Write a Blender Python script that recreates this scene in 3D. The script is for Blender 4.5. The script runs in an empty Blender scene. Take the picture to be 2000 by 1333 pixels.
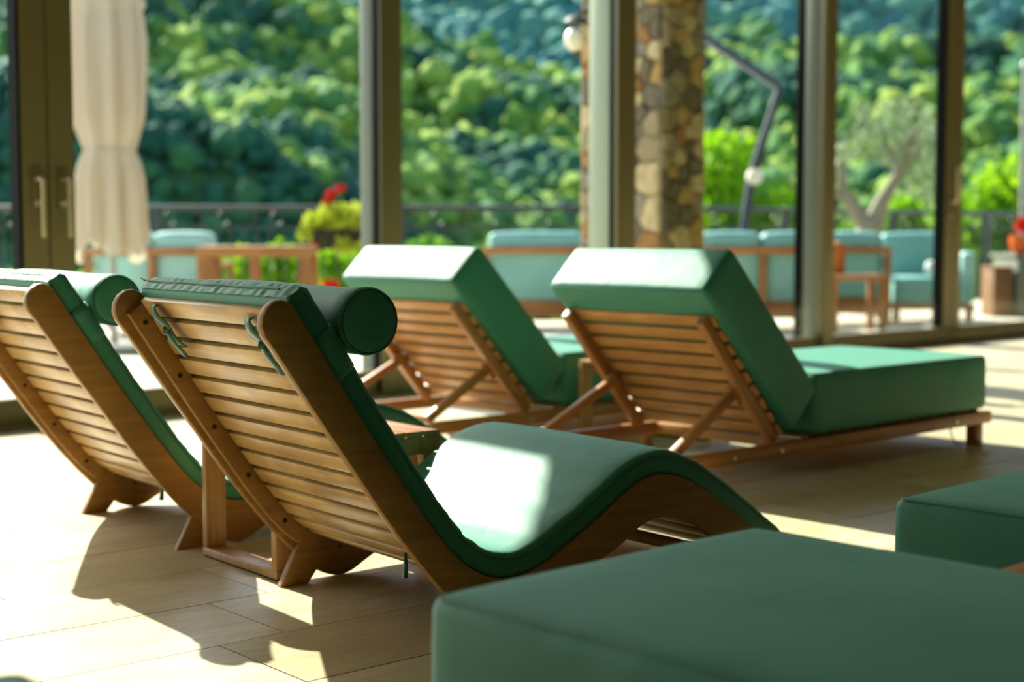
import bpy, bmesh, math, random
import numpy as np
from mathutils import Vector, Matrix

S = bpy.context.scene
COL = S.collection
PI = math.pi
rnd = random.Random(7)

# ------------------------------------------------------------------ camera, light, exposure
cam_d = bpy.data.cameras.new('camera')
cam = bpy.data.objects.new('camera', cam_d)
COL.objects.link(cam)
cam.location = (0, 0, 0.86)
cam.rotation_euler = (PI / 2 - math.radians(4.1287), 0, 0)
cam_d.sensor_width = 36
cam_d.lens = 52.74
cam_d.clip_start = 0.05
cam_d.clip_end = 3000
cam_d.dof.use_dof = True
cam_d.dof.focus_distance = 3.2
cam_d.dof.aperture_fstop = 2.3
S.camera = cam

SUN_AZ, SUN_EL = math.radians(-37.0), math.radians(34.1)     # azimuth from +Y towards +X
w = bpy.data.worlds.new('sky')
S.world = w
w.use_nodes = True
wn = w.node_tree
for n in list(wn.nodes):
    wn.nodes.remove(n)
wo = wn.nodes.new('ShaderNodeOutputWorld')
wb = wn.nodes.new('ShaderNodeBackground')
ws = wn.nodes.new('ShaderNodeTexSky')
ws.sky_type = 'NISHITA'
ws.sun_disc = False
ws.sun_elevation = SUN_EL
ws.sun_rotation = SUN_AZ
ws.air_density = 1.0
ws.dust_density = 1.5
wb.inputs['Strength'].default_value = 0.46
wn.links.new(ws.outputs[0], wb.inputs[0])
wn.links.new(wb.outputs[0], wo.inputs[0])

sd = bpy.data.lights.new('sun', 'SUN')
sun = bpy.data.objects.new('sun', sd)
COL.objects.link(sun)
sd.energy = 16.2
sd.angle = math.radians(0.53)
sd.color = (1.0, 0.93, 0.80)
to_sun = Vector((math.sin(SUN_AZ) * math.cos(SUN_EL), math.cos(SUN_AZ) * math.cos(SUN_EL), math.sin(SUN_EL)))
sun.rotation_euler = to_sun.to_track_quat('Z', 'Y').to_euler()
sun.location = to_sun * 40

S.view_settings.view_transform = 'Standard'
S.view_settings.look = 'None'
S.view_settings.gamma = 1
S.view_settings.use_curve_mapping = False
S.view_settings.exposure = 0.0
S.cycles.max_bounces = 10
S.cycles.diffuse_bounces = 6
S.cycles.transparent_max_bounces = 12
S.cycles.caustics_reflective = False
S.cycles.caustics_refractive = False
S.cycles.sample_clamp_indirect = 8


# ------------------------------------------------------------------ materials
def lin(c):
    c = c / 255
    return c / 12.92 if c <= 0.04045 else ((c + 0.055) / 1.055) ** 2.4


def rgb(r, g, b):
    return (lin(r), lin(g), lin(b), 1)


def mat(name, color=(.5, .5, .5, 1), rough=.5, spec=.5, metal=0):
    m = bpy.data.materials.new(name)
    m.use_nodes = True
    nt = m.node_tree
    b = nt.nodes['Principled BSDF']
    b.inputs['Base Color'].default_value = color
    b.inputs['Roughness'].default_value = rough
    b.inputs['Specular IOR Level'].default_value = spec
    b.inputs['Metallic'].default_value = metal
    return m, nt, b


def N(nt, typ, **kw):
    n = nt.nodes.new(typ)
    for k, v in kw.items():
        setattr(n, k, v)
    return n


def noise(nt, vec, scale, detail=4, rough=.55, dist=0):
    n = N(nt, 'ShaderNodeTexNoise')
    n.inputs['Scale'].default_value = scale
    n.inputs['Detail'].default_value = detail
    n.inputs['Roughness'].default_value = rough
    n.inputs['Distortion'].default_value = dist
    if vec is not None:
        nt.links.new(vec, n.inputs['Vector'])
    return n


def ramp(nt, fac, stops):
    r = N(nt, 'ShaderNodeValToRGB')
    el = r.color_ramp.elements
    while len(el) > 1:
        el.remove(el[-1])
    el[0].position, el[0].color = stops[0]
    for p, c in stops[1:]:
        e = el.new(p)
        e.color = c
    nt.links.new(fac, r.inputs[0])
    return r


def mapping(nt, src, scale):
    mp = N(nt, 'ShaderNodeMapping')
    mp.inputs['Scale'].default_value = scale
    nt.links.new(src, mp.inputs[0])
    return mp


def bump(nt, bsdf, h, strength=.3, dist=.002):
    b = N(nt, 'ShaderNodeBump')
    b.inputs['Strength'].default_value = strength
    b.inputs['Distance'].default_value = dist
    nt.links.new(h, b.inputs['Height'])
    nt.links.new(b.outputs[0], bsdf.inputs['Normal'])


def mixc(nt, fac, a, b, mode='MIX'):
    m = N(nt, 'ShaderNodeMix', data_type='RGBA', blend_type=mode)
    if isinstance(fac, float):
        m.inputs[0].default_value = fac
    else:
        nt.links.new(fac, m.inputs[0])
    for i, x in ((6, a), (7, b)):
        if isinstance(x, tuple):
            m.inputs[i].default_value = x
        else:
            nt.links.new(x, m.inputs[i])
    return m.outputs[2]


def wood(name, light, dark, axis='X', rough=.42, spec=.4, blotch=.5):
    m, nt, b = mat(name, rough=rough, spec=spec)
    tc = N(nt, 'ShaderNodeTexCoord')
    oi = N(nt, 'ShaderNodeObjectInfo')
    add = N(nt, 'ShaderNodeVectorMath', operation='ADD')
    sc = N(nt, 'ShaderNodeVectorMath', operation='SCALE')
    sc.inputs['Scale'].default_value = 13.0
    cmb = N(nt, 'ShaderNodeCombineXYZ')
    for i in range(3):
        nt.links.new(oi.outputs['Random'], cmb.inputs[i])
    nt.links.new(cmb.outputs[0], sc.inputs[0])
    nt.links.new(tc.outputs['Object'], add.inputs[0])
    nt.links.new(sc.outputs[0], add.inputs[1])
    s = {'X': (1.5, 22, 22), 'Y': (22, 1.5, 22), 'Z': (22, 22, 1.5)}[axis]
    mp = mapping(nt, add.outputs[0], s)
    n1 = noise(nt, mp.outputs[0], 2.2, 6, .6, .6)
    n2 = noise(nt, add.outputs[0], 6, 3, .5)
    c = ramp(nt, n1.outputs[0], [(.3, dark), (.55, tuple((a + d) / 2 for a, d in zip(light, dark))), (.7, light)])
    c2 = ramp(nt, n2.outputs[0], [(.42, (1 - blotch * .45, 1 - blotch * .55, 1 - blotch * .65, 1)), (.62, (1, 1, 1, 1))])
    o = mixc(nt, 1.0, c.outputs[0], c2.outputs[0], 'MULTIPLY')
    nt.links.new(o, b.inputs['Base Color'])
    bump(nt, b, n1.outputs[0], .25, .0012)
    return m


def fabric(name, col, rough=.55, sheen=.35, weave=900, wr=.5, spec=.5):
    m, nt, b = mat(name, col, rough, spec)
    b.inputs['Sheen Weight'].default_value = sheen
    b.inputs['Sheen Roughness'].default_value = .4
    b.inputs['Sheen Tint'].default_value = (.55, 1, .82, 1)
    tc = N(nt, 'ShaderNodeTexCoord')
    n1 = noise(nt, tc.outputs['Object'], 5, 3, .5)
    c = ramp(nt, n1.outputs[0], [(.3, tuple(x * .86 for x in col[:3]) + (1,)), (.7, col)])
    nt.links.new(c.outputs[0], b.inputs['Base Color'])
    n2 = noise(nt, tc.outputs['Object'], weave, 2, .5)
    n3 = noise(nt, tc.outputs['Object'], 7, 3, .55, .5)
    ma = N(nt, 'ShaderNodeMath', operation='MULTIPLY_ADD')
    ma.inputs[1].default_value = .02
    nt.links.new(n2.outputs[0], ma.inputs[0])
    nt.links.new(n3.outputs[0], ma.inputs[2])
    bump(nt, b, ma.outputs[0], wr, .006)
    return m


def foliage_mat(name, stops, trans=.35, rough=.6, relief=0):
    m = bpy.data.materials.new(name)
    m.use_nodes = True
    nt = m.node_tree
    b = nt.nodes['Principled BSDF']
    out = nt.nodes['Material Output']
    b.inputs['Roughness'].default_value = rough
    b.inputs['Specular IOR Level'].default_value = .25
    g = N(nt, 'ShaderNodeNewGeometry')
    tc = N(nt, 'ShaderNodeTexCoord')
    n1 = noise(nt, tc.outputs['Object'], .35, 3, .6)
    ad = N(nt, 'ShaderNodeMath', operation='MULTIPLY_ADD')
    ad.inputs[1].default_value = .45
    nt.links.new(g.outputs['Random Per Island'], ad.inputs[0])
    sb = N(nt, 'ShaderNodeMath', operation='SUBTRACT')
    nt.links.new(n1.outputs[0], sb.inputs[0])
    sb.inputs[1].default_value = .2
    nt.links.new(sb.outputs[0], ad.inputs[2])
    r = ramp(nt, ad.outputs[0], stops)
    nt.links.new(r.outputs[0], b.inputs['Base Color'])
    if relief:
        nb = noise(nt, tc.outputs['Object'], relief, 4, .65, .6)
        bump(nt, b, nb.outputs[0], 1.0, .9)
    t = N(nt, 'ShaderNodeBsdfTranslucent')
    nt.links.new(r.outputs[0], t.inputs[0])
    mx = N(nt, 'ShaderNodeMixShader')
    mx.inputs[0].default_value = trans
    nt.links.new(b.outputs[0], mx.inputs[1])
    nt.links.new(t.outputs[0], mx.inputs[2])
    nt.links.new(mx.outputs[0], out.inputs[0])
    return m


M = {}
M['green'] = fabric('green_fabric', (.032, .225, .155, 1), rough=.58, sheen=.3, spec=.5)
M['green_dark'] = fabric('green_piping_fabric', (.02, .13, .08, 1), rough=.6, sheen=.1)
M['tie'] = fabric('green_tie_fabric', (.016, .085, .045, 1), rough=.45, sheen=.2, wr=.8)
M['rail'] = wood('stained_rail_wood', rgb(168, 126, 68), rgb(138, 100, 50), 'X', .5, .3, .25)
M['rail_edge'] = M['rail']
M['slat'] = wood('pale_slat_wood', rgb(214, 178, 124), rgb(182, 142, 88), 'Y', .42, .4, .6)
M['teak'] = wood('teak_wood_along', rgb(190, 132, 76), rgb(150, 98, 50), 'X', .45, .4, .3)
M['teak_slat'] = wood('teak_wood_across', rgb(208, 152, 92), rgb(172, 118, 64), 'Y', .45, .4, .3)
M['teak_leg'] = wood('teak_wood_upright', rgb(184, 128, 74), rgb(146, 96, 50), 'Z', .45, .4, .3)
M['table'] = wood('table_wood', rgb(196, 150, 96), rgb(158, 114, 66), 'Z', .45, .4, .2)
M['table_slat'] = wood('table_slat_wood', rgb(206, 150, 100), rgb(170, 112, 66), 'Y', .45, .4, .2)
M['zip'] = mat('zip_metal', rgb(150, 150, 145), .35, .5, .9)[0]
M['screw'] = mat('screw_hole', rgb(52, 34, 18), .6, .3)[0]
M['bolt'] = mat('steel_bolt', rgb(190, 188, 180), .3, .5, .9)[0]
M['frame'] = mat('bronze_aluminium', rgb(108, 100, 66), .42, .45, .25)[0]
M['gasket'] = mat('black_gasket', rgb(9, 13, 12), .8, .1)[0]
M['cladding'] = mat('grey_green_cladding', rgb(176, 184, 160), .55, .3)[0]
M['grey_cladding'] = mat('grey_cladding', rgb(116, 124, 112), .55, .3)[0]
M['handle'] = mat('satin_steel', rgb(215, 200, 160), .35, .5, .6)[0]
M['white'] = mat('sand_plaster', rgb(178, 170, 152), .8, .2)[0]
M['ceiling'] = mat('white_ceiling', rgb(136, 130, 112), .8, .2)[0]
M['dark_wall'] = mat('dark_wood_wall', rgb(66, 50, 36), .7, .3)[0]
M['iron'] = mat('dark_iron', rgb(70, 72, 70), .5, .4, .3)[0]
M['alu_dark'] = mat('dark_grey_tube', rgb(66, 70, 76), .35, .5, .4)[0]
M['alu_light'] = mat('light_grey_tube', rgb(160, 160, 158), .4, .5, .4)[0]
M['turq'] = fabric('turquoise_fabric', (.22, .48, .45, 1), .6, .3, 400, .4)
M['turq_pale'] = fabric('pale_turquoise_fabric', (.34, .60, .54, 1), .6, .3, 400, .4)
M['orange'] = fabric('orange_fabric', rgb(186, 104, 26), .7, .2, 400, .4)
M['white_fabric'] = fabric('white_fabric', rgb(225, 232, 228), .7, .2, 400, .4)
M['globe'] = mat('frosted_globe', rgb(240, 226, 205), .35, .5)[0]
M['leaf_olive'] = foliage_mat('olive_leaf', [(.1, rgb(104, 122, 84)), (.5, rgb(146, 162, 122)), (.9, rgb(196, 206, 172))], .2)
M['leaf_lime'] = foliage_mat('lime_leaf', [(.1, rgb(84, 138, 18)), (.5, rgb(136, 182, 20)), (.9, rgb(188, 214, 44))], .5)
M['leaf_green'] = foliage_mat('green_leaf', [(.1, rgb(60, 104, 34)), (.5, rgb(96, 144, 48)), (.9, rgb(150, 180, 64))], .4)
M['petal'] = foliage_mat('red_petal', [(.1, rgb(170, 14, 14)), (.9, rgb(226, 40, 24))], .25)
M['bark'] = mat('olive_bark', rgb(150, 140, 118), .85, .2)[0]
M['bark_dark'] = mat('dark_bark', rgb(80, 66, 48), .9, .2)[0]
M['pot'] = mat('orange_glazed_pot', rgb(230, 100, 24), .35, .5)[0]
M['basket'] = mat('dark_basket', rgb(56, 46, 34), .8, .2)[0]
M['counter'] = mat('grey_counter', rgb(120, 122, 110), .4, .5)[0]
M['brown_box'] = wood('brown_box_wood', rgb(140, 104, 70), rgb(110, 78, 50), 'Z', .6, .3, .2)

# canvas of the folded umbrella
m, nt, b = mat('cream_canvas', rgb(202, 190, 172), .8, .2)
tr = N(nt, 'ShaderNodeBsdfTranslucent')
tr.inputs[0].default_value = rgb(214, 196, 168)
mx = N(nt, 'ShaderNodeMixShader')
mx.inputs[0].default_value = .3
nt.links.new(b.outputs[0], mx.inputs[1])
nt.links.new(tr.outputs[0], mx.inputs[2])
nt.links.new(mx.outputs[0], nt.nodes['Material Output'].inputs[0])
M['canvas'] = m

# window glass: clear, with a fresnel reflection
m, nt, b = mat('window_glass')
nt.nodes.remove(b)
t = N(nt, 'ShaderNodeBsdfTransparent')
t.inputs[0].default_value = (.93, .97, .95, 1)
g = N(nt, 'ShaderNodeBsdfGlossy')
g.inputs['Roughness'].default_value = .02
fr = N(nt, 'ShaderNodeMath', operation='MULTIPLY_ADD')
lw = N(nt, 'ShaderNodeLayerWeight')
pw = N(nt, 'ShaderNodeMath', operation='POWER')
nt.links.new(lw.outputs['Facing'], pw.inputs[0])
pw.inputs[1].default_value = 4.0
nt.links.new(pw.outputs[0], fr.inputs[0])
fr.inputs[1].default_value = .35
fr.inputs[2].default_value = .02
mx = N(nt, 'ShaderNodeMixShader')
nt.links.new(fr.outputs[0], mx.inputs[0])
nt.links.new(t.outputs[0], mx.inputs[1])
nt.links.new(g.outputs[0], mx.inputs[2])
nt.links.new(mx.outputs[0], nt.nodes['Material Output'].inputs[0])
M['glass'] = m

# floor tiles: sandy travertine-like porcelain, tone differs tile by tile
m, nt, b = mat('sand_tile', rough=.42, spec=.4)
geo = N(nt, 'ShaderNodeNewGeometry')
oi = N(nt, 'ShaderNodeObjectInfo')
ad = N(nt, 'ShaderNodeMath', operation='ADD')
nt.links.new(oi.outputs['Random'], ad.inputs[0])
nt.links.new(geo.outputs['Random Per Island'], ad.inputs[1])
fr_ = N(nt, 'ShaderNodeMath', operation='FRACT')
nt.links.new(ad.outputs[0], fr_.inputs[0])
wnv = N(nt, 'ShaderNodeCombineXYZ')
nt.links.new(fr_.outputs[0], wnv.inputs[2])
sc = N(nt, 'ShaderNodeVectorMath', operation='SCALE')
sc.inputs['Scale'].default_value = 17
nt.links.new(wnv.outputs[0], sc.inputs[0])
av = N(nt, 'ShaderNodeVectorMath', operation='ADD')
nt.links.new(geo.outputs['Position'], av.inputs[0])
nt.links.new(sc.outputs[0], av.inputs[1])
rot = N(nt, 'ShaderNodeMapping')
rot.inputs['Rotation'].default_value = (0, 0, math.radians(-40.6))
nt.links.new(av.outputs[0], rot.inputs[0])
mp = mapping(nt, rot.outputs[0], (1.2, 5, 5))
n1 = noise(nt, mp.outputs[0], 1.6, 6, .6, .8)
n2 = noise(nt, mp.outputs[0], 14, 5, .65, .4)
c1 = ramp(nt, n1.outputs[0], [(.25, rgb(182, 169, 134)), (.5, rgb(202, 191, 157)), (.75, rgb(216, 208, 180))])
c2 = ramp(nt, n2.outputs[0], [(.35, (.86, .84, .80, 1)), (.6, (1, 1, 1, 1))])
c3 = ramp(nt, fr_.outputs[0], [(0, (.86, .82, .76, 1)), (.5, (.96, .95, .93, 1)), (1, (1, 1, 1, 1))])
o = mixc(nt, 1.0, c1.outputs[0], c2.outputs[0], 'MULTIPLY')
o = mixc(nt, 1.0, o, c3.outputs[0], 'MULTIPLY')
nt.links.new(o, b.inputs['Base Color'])
bump(nt, b, n2.outputs[0], .12, .001)
M['tile'] = m
M['grout'] = mat('brown_grout', rgb(96, 84, 62), .9, .1)[0]

# terrace paving
m, nt, b = mat('terrace_stone', rough=.7, spec=.3)
tc = N(nt, 'ShaderNodeTexCoord')
n1 = noise(nt, tc.outputs['Object'], 1.2, 5, .6)
c1 = ramp(nt, n1.outputs[0], [(.3, rgb(196, 184, 158)), (.7, rgb(220, 212, 190))])
nt.links.new(c1.outputs[0], b.inputs['Base Color'])
M['terrace'] = m

# rubble stones
m, nt, b = mat('rubble_stone', rough=.85, spec=.2)
oi = N(nt, 'ShaderNodeObjectInfo')
geo = N(nt, 'ShaderNodeNewGeometry')
ad = N(nt, 'ShaderNodeMath', operation='ADD')
nt.links.new(oi.outputs['Random'], ad.inputs[0])
nt.links.new(geo.outputs['Random Per Island'], ad.inputs[1])
fr_ = N(nt, 'ShaderNodeMath', operation='FRACT')
nt.links.new(ad.outputs[0], fr_.inputs[0])
c1 = ramp(nt, fr_.outputs[0], [(0, rgb(170, 150, 118)), (.2, rgb(196, 158, 104)), (.4, rgb(172, 126, 80)), (.55, rgb(158, 148, 130)),
                               (.7, rgb(214, 190, 148)), (.85, rgb(128, 116, 98)), (1, rgb(190, 140, 86))])
c1.color_ramp.interpolation = 'CONSTANT'
n1 = noise(nt, geo.outputs['Position'], 14, 5, .65)
c2 = ramp(nt, n1.outputs[0], [(.3, (.62, .6, .56, 1)), (.65, (1, 1, 1, 1))])
o = mixc(nt, 1.0, c1.outputs[0], c2.outputs[0], 'MULTIPLY')
nt.links.new(o, b.inputs['Base Color'])
bump(nt, b, n1.outputs[0], .8, .01)
M['stone'] = m
M['mortar'] = mat('dark_mortar', rgb(128, 112, 86), .95, .1)[0]

M['crown_near'] = foliage_mat('hill_crown_leaf', [(.05, rgb(58, 116, 88)), (.35, rgb(92, 148, 80)), (.6, rgb(146, 184, 78)), (.9, rgb(196, 212, 90))], .3, .8, 1.2)
M['crown_haze'] = foliage_mat('far_crown_haze', [(.05, rgb(54, 114, 122)), (.5, rgb(72, 136, 128)), (.9, rgb(112, 164, 124))], .2, .85, .5)  # distance haze is put into this blue-green base colour
M['crown_shade'] = foliage_mat('shade_crown_leaf', [(.05, rgb(36, 84, 78)), (.5, rgb(52, 108, 84)), (.9, rgb(88, 140, 82))], .2, .85, 1.2)  # shaded tone of the hillside, painted as crown colour
M['leaf_yellow'] = foliage_mat('yellow_leaf', [(.1, rgb(140, 160, 30)), (.5, rgb(190, 200, 50)), (.9, rgb(222, 222, 110))], .4)
M['ground'] = mat('hill_ground', rgb(52, 82, 48), .95, .1)[0]


# ------------------------------------------------------------------ mesh helpers
def new_bm():
    return bmesh.new()


def finish(bm, name, m, smooth=False, angle=35):
    bmesh.ops.recalc_face_normals(bm, faces=bm.faces)
    me = bpy.data.meshes.new(name)
    if smooth:
        for f in bm.faces:
            f.smooth = True
        la = math.radians(angle)
        for e in bm.edges:
            if len(e.link_faces) == 2 and e.calc_face_angle(0) > la:
                e.smooth = False
    bm.to_mesh(me)
    bm.free()
    me.materials.append(m)
    return me


def obj(name, me, parent=None, loc=(0, 0, 0), rot=(0, 0, 0), kind=None, label=None):
    o = bpy.data.objects.new(name, me)
    COL.objects.link(o)
    o.location = loc
    o.rotation_euler = rot
    if parent is not None:
        o.parent = parent
    if kind:
        o['kind'] = kind
    if label:
        o['label'] = label
    return o


def thing(name, label, cat, loc=(0, 0, 0), rz=0, group=None):
    o = bpy.data.objects.new(name, None)
    COL.objects.link(o)
    o.empty_display_size = .1
    o.location = loc
    o.rotation_euler = (0, 0, rz)
    return tag(o, label, cat, group)


def tag(o, label, cat, group=None):
    o['label'] = label
    o['category'] = cat
    if group:
        o['group'] = group
    return o


def copy_tree(root, loc, rz, label, group=None):
    r = root.copy()
    COL.objects.link(r)
    r.location = loc
    r.rotation_euler = (0, 0, rz)
    r['label'] = label
    if group:
        r['group'] = group

    def kids(src, dst):
        for ch in list(src.children):
            c = ch.copy()
            COL.objects.link(c)
            c.parent = dst
            kids(ch, c)
    kids(root, r)
    return r


def add_box(bm, lo, hi, bev=0.0, mtx=None, seg=2):
    lo, hi = Vector(lo), Vector(hi)
    r = bmesh.ops.create_cube(bm, size=1)
    vs = r['verts']
    c = (lo + hi) / 2
    s = hi - lo
    for v in vs:
        v.co = Vector((v.co.x * s.x, v.co.y * s.y, v.co.z * s.z)) + c
    if bev > 0:
        es = {e for v in vs for e in v.link_edges}
        rr = bmesh.ops.bevel(bm, geom=list(es), offset=bev, segments=seg, profile=.5, affect='EDGES')
        vs = list({v for f in rr['faces'] for v in f.verts} | {v for v in vs if v.is_valid})
    if mtx is not None:
        bmesh.ops.transform(bm, matrix=mtx, verts=vs)
    return vs


def box(name, lo, hi, m, parent=None, bev=0.0, kind=None, label=None, seg=2):
    bm = new_bm()
    add_box(bm, lo, hi, bev, seg=seg)
    return obj(name, finish(bm, name, m, bev > 0), parent, kind=kind, label=label)


def beam(name, a, b, wy, wz, m, parent=None, bev=.003, up=(0, 1, 0)):
    """rectangular bar from a to b; local mesh x along the bar, wy wide along 'up', wz thick"""
    a, b = Vector(a), Vector(b)
    x = (b - a).normalized()
    y = Vector(up)
    y = (y - x * y.dot(x)).normalized()
    z = x.cross(y)
    R = Matrix((x, y, z)).transposed().to_4x4()
    L = (b - a).length
    bm = new_bm()
    add_box(bm, (-L / 2, -wy / 2, -wz / 2), (L / 2, wy / 2, wz / 2), bev)
    o = obj(name, finish(bm, name, m, bev > 0), parent)
    o.matrix_local = Matrix.Translation((a + b) / 2) @ R
    return o


def add_tube(bm, pts, r, n=8, cap=True):
    pts = [Vector(p) for p in pts]
    rs = r if isinstance(r, (list, tuple)) else [r] * len(pts)
    rings = []
    prev = None
    for i, p in enumerate(pts):
        if i == 0:
            t = pts[1] - pts[0]
        elif i == len(pts) - 1:
            t = pts[-1] - pts[-2]
        else:
            t = (pts[i + 1] - pts[i]).normalized() + (pts[i] - pts[i - 1]).normalized()
        t.normalize()
        if prev is None:
            u = t.cross(Vector((0, 0, 1)))
            if u.length < .1:
                u = t.cross(Vector((1, 0, 0)))
        else:
            u = prev - t * prev.dot(t)
        u.normalize()
        prev = u
        v = t.cross(u)
        rings.append([bm.verts.new(p + (u * math.cos(2 * PI * k / n) + v * math.sin(2 * PI * k / n)) * rs[i]) for k in range(n)])
    for A_, B_ in zip(rings, rings[1:]):
        for k in range(n):
            bm.faces.new((A_[k], A_[(k + 1) % n], B_[(k + 1) % n], B_[k]))
    if cap:
        bm.faces.new(rings[0][::-1])
        bm.faces.new(rings[-1])


def tube(name, pts, r, m, parent=None, n=8, kind=None, label=None):
    bm = new_bm()
    add_tube(bm, pts, r, n)
    return obj(name, finish(bm, name, m, True, 50), parent, kind=kind, label=label)


def lathe(name, prof, m, parent=None, n=24, axis='Z', loc=(0, 0, 0), wob=None):
    bm = new_bm()
    rings = []
    for i, (r, h) in enumerate(prof):
        ring = []
        for k in range(n):
            a = 2 * PI * k / n
            rr = r * (wob(a, i) if wob else 1)
            p = (rr * math.cos(a), rr * math.sin(a), h)
            if axis == 'Y':
                p = (p[0], p[2], p[1])
            ring.append(bm.verts.new(p))
        rings.append(ring)
    for A_, B_ in zip(rings, rings[1:]):
        for k in range(n):
            bm.faces.new((A_[k], A_[(k + 1) % n], B_[(k + 1) % n], B_[k]))
    bm.faces.new(rings[0][::-1])
    bm.faces.new(rings[-1])
    return obj(name, finish(bm, name, m, True, 50), parent, loc)


def prism(name, poly, y0, y1, m, parent=None, bev=.004):
    """polygon in x,z extruded along y"""
    bm = new_bm()
    a = [bm.verts.new((x, y0, z)) for x, z in poly]
    b_ = [bm.verts.new((x, y1, z)) for x, z in poly]
    bm.faces.new(a)
    bm.faces.new(b_[::-1])
    n = len(poly)
    for i in range(n):
        bm.faces.new((a[i], b_[i], b_[(i + 1) % n], a[(i + 1) % n]))
    bmesh.ops.recalc_face_normals(bm, faces=bm.faces)
    if bev:
        es = [e for e in bm.edges if len(e.link_faces) == 2 and max(len(f.verts) for f in e.link_faces) > 4]
        bmesh.ops.bevel(bm, geom=es, offset=bev, segments=2, profile=.5, affect='EDGES')
    return obj(name, finish(bm, name, m, True, 40), parent)


def puffy(name, L, W, T, m, parent=None, r=.03, dome=.012, side=.006, nx=20, ny=14, loc=(0, 0, 0), rot=(0, 0, 0), wr=.0, seed=0):
    """upholstered block centred on its own origin: rounded edges, domed faces"""
    def axis(n, half):
        core = half - r
        e = [-half + r * (1 - math.cos(t)) for t in (0, .35, .7, 1.05, 1.4)]
        inner = list(np.linspace(-core, core, n))
        return e[:-1] + inner + [-x for x in e[:-1]][::-1]
    xs, ys, zs = axis(nx, L / 2), axis(ny, W / 2), axis(5, T / 2)
    half = np.array([L / 2, W / 2, T / 2])
    core = half - r
    verts, faces = [], []
    idx = {}
    rs = np.random.RandomState(seed)
    ph = rs.rand(8) * 6

    def vert(p):
        key = tuple(round(c, 6) for c in p)
        if key in idx:
            return idx[key]
        p = np.array(p)
        q = np.clip(p, -core, core)
        dvec = p - q
        nrm = np.linalg.norm(dvec)
        s = q + (dvec / nrm * r if nrm > 1e-9 else 0)
        fx, fy, fz = (1 - (s[0] / half[0]) ** 2), (1 - (s[1] / half[1]) ** 2), (1 - (s[2] / half[2]) ** 2)
        fx, fy, fz = [max(0, v) ** .6 for v in (fx, fy, fz)]
        s2 = s.copy()
        s2[2] += dome * fx * fy * (1 if s[2] > 0 else -.15) * abs(s[2] / half[2])
        s2[1] += side * fx * fz * (s[1] / half[1]) ** 3
        s2[0] += side * fy * fz * (s[0] / half[0]) ** 3
        if wr:
            s2[2] += wr * fx * fy * (math.sin(9 * s[0] + ph[0] + 3 * math.sin(5 * s[1] + ph[1])) * .5 + math.sin(17 * s[1] + ph[2] + 4 * s[0]) * .3)
            s2[1] += wr * (s[1] / half[1]) ** 5 * math.sin(23 * s[0] + ph[3] + 2 * math.sin(30 * s[2])) * .5
        verts.append(tuple(s2))
        idx[key] = len(verts) - 1
        return idx[key]
    for ax in range(3):
        o = [a for a in range(3) if a != ax]
        A_ = [xs, ys, zs][o[0]]
        B_ = [xs, ys, zs][o[1]]
        for sgn in (-1, 1):
            for i in range(len(A_) - 1):
                for j in range(len(B_) - 1):
                    q = []
                    for (ii, jj) in ((i, j), (i + 1, j), (i + 1, j + 1), (i, j + 1)):
                        p = [0, 0, 0]
                        p[ax] = sgn * half[ax]
                        p[o[0]] = A_[ii]
                        p[o[1]] = B_[jj]
                        q.append(vert(p))
                    if len(set(q)) == 4:
                        faces.append(q)
    me = bpy.data.meshes.new(name)
    me.from_pydata(verts, [], faces)
    bm = new_bm()
    bm.from_mesh(me)
    bpy.data.meshes.remove(me)
    return obj(name, finish(bm, name, m, True, 80), parent, loc, rot)


def ring_piping(name, L, W, z, rad, m, parent, corner=.02, dome=0):
    pts = []
    for cx, cy, a0 in ((1, 1, 0), (-1, 1, 90), (-1, -1, 180), (1, -1, 270)):
        for k in range(4):
            a = math.radians(a0 + 30 * k)
            pts.append(((L / 2 - corner) * cx + corner * math.cos(a), (W / 2 - corner) * cy + corner * math.sin(a), z))
    pts.append(pts[0])
    return tube(name, pts, rad, m, parent, 6)


# ------------------------------------------------------------------ the window wall frame of reference
A0 = Vector((-2.222, 6.466, 0))
DIR = Vector((math.sin(math.radians(47.6)), math.cos(math.radians(47.6)), 0))
OUT = Vector((-DIR.y, DIR.x, 0))
WALL_RZ = math.radians(90 - 47.6)          # local x = DIR, local y = OUT
CEIL = 3.15
HEAD = 2.965
A_MIN, A_MAX, B_MIN = -5.6, 15.0, -9.2


def wall_obj(name, lo, hi, m, kind='structure', label=None, parent=None, bev=0.0):
    bm = new_bm()
    add_box(bm, lo, hi, bev)
    o = obj(name, finish(bm, name, m, bev > 0), parent, kind=kind, label=label)
    if parent is None:
        o.location = A0
        o.rotation_euler = (0, 0, WALL_RZ)
    return o


def wpt(a, out, z=0):
    return A0 + DIR * a + OUT * out + Vector((0, 0, z))


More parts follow.
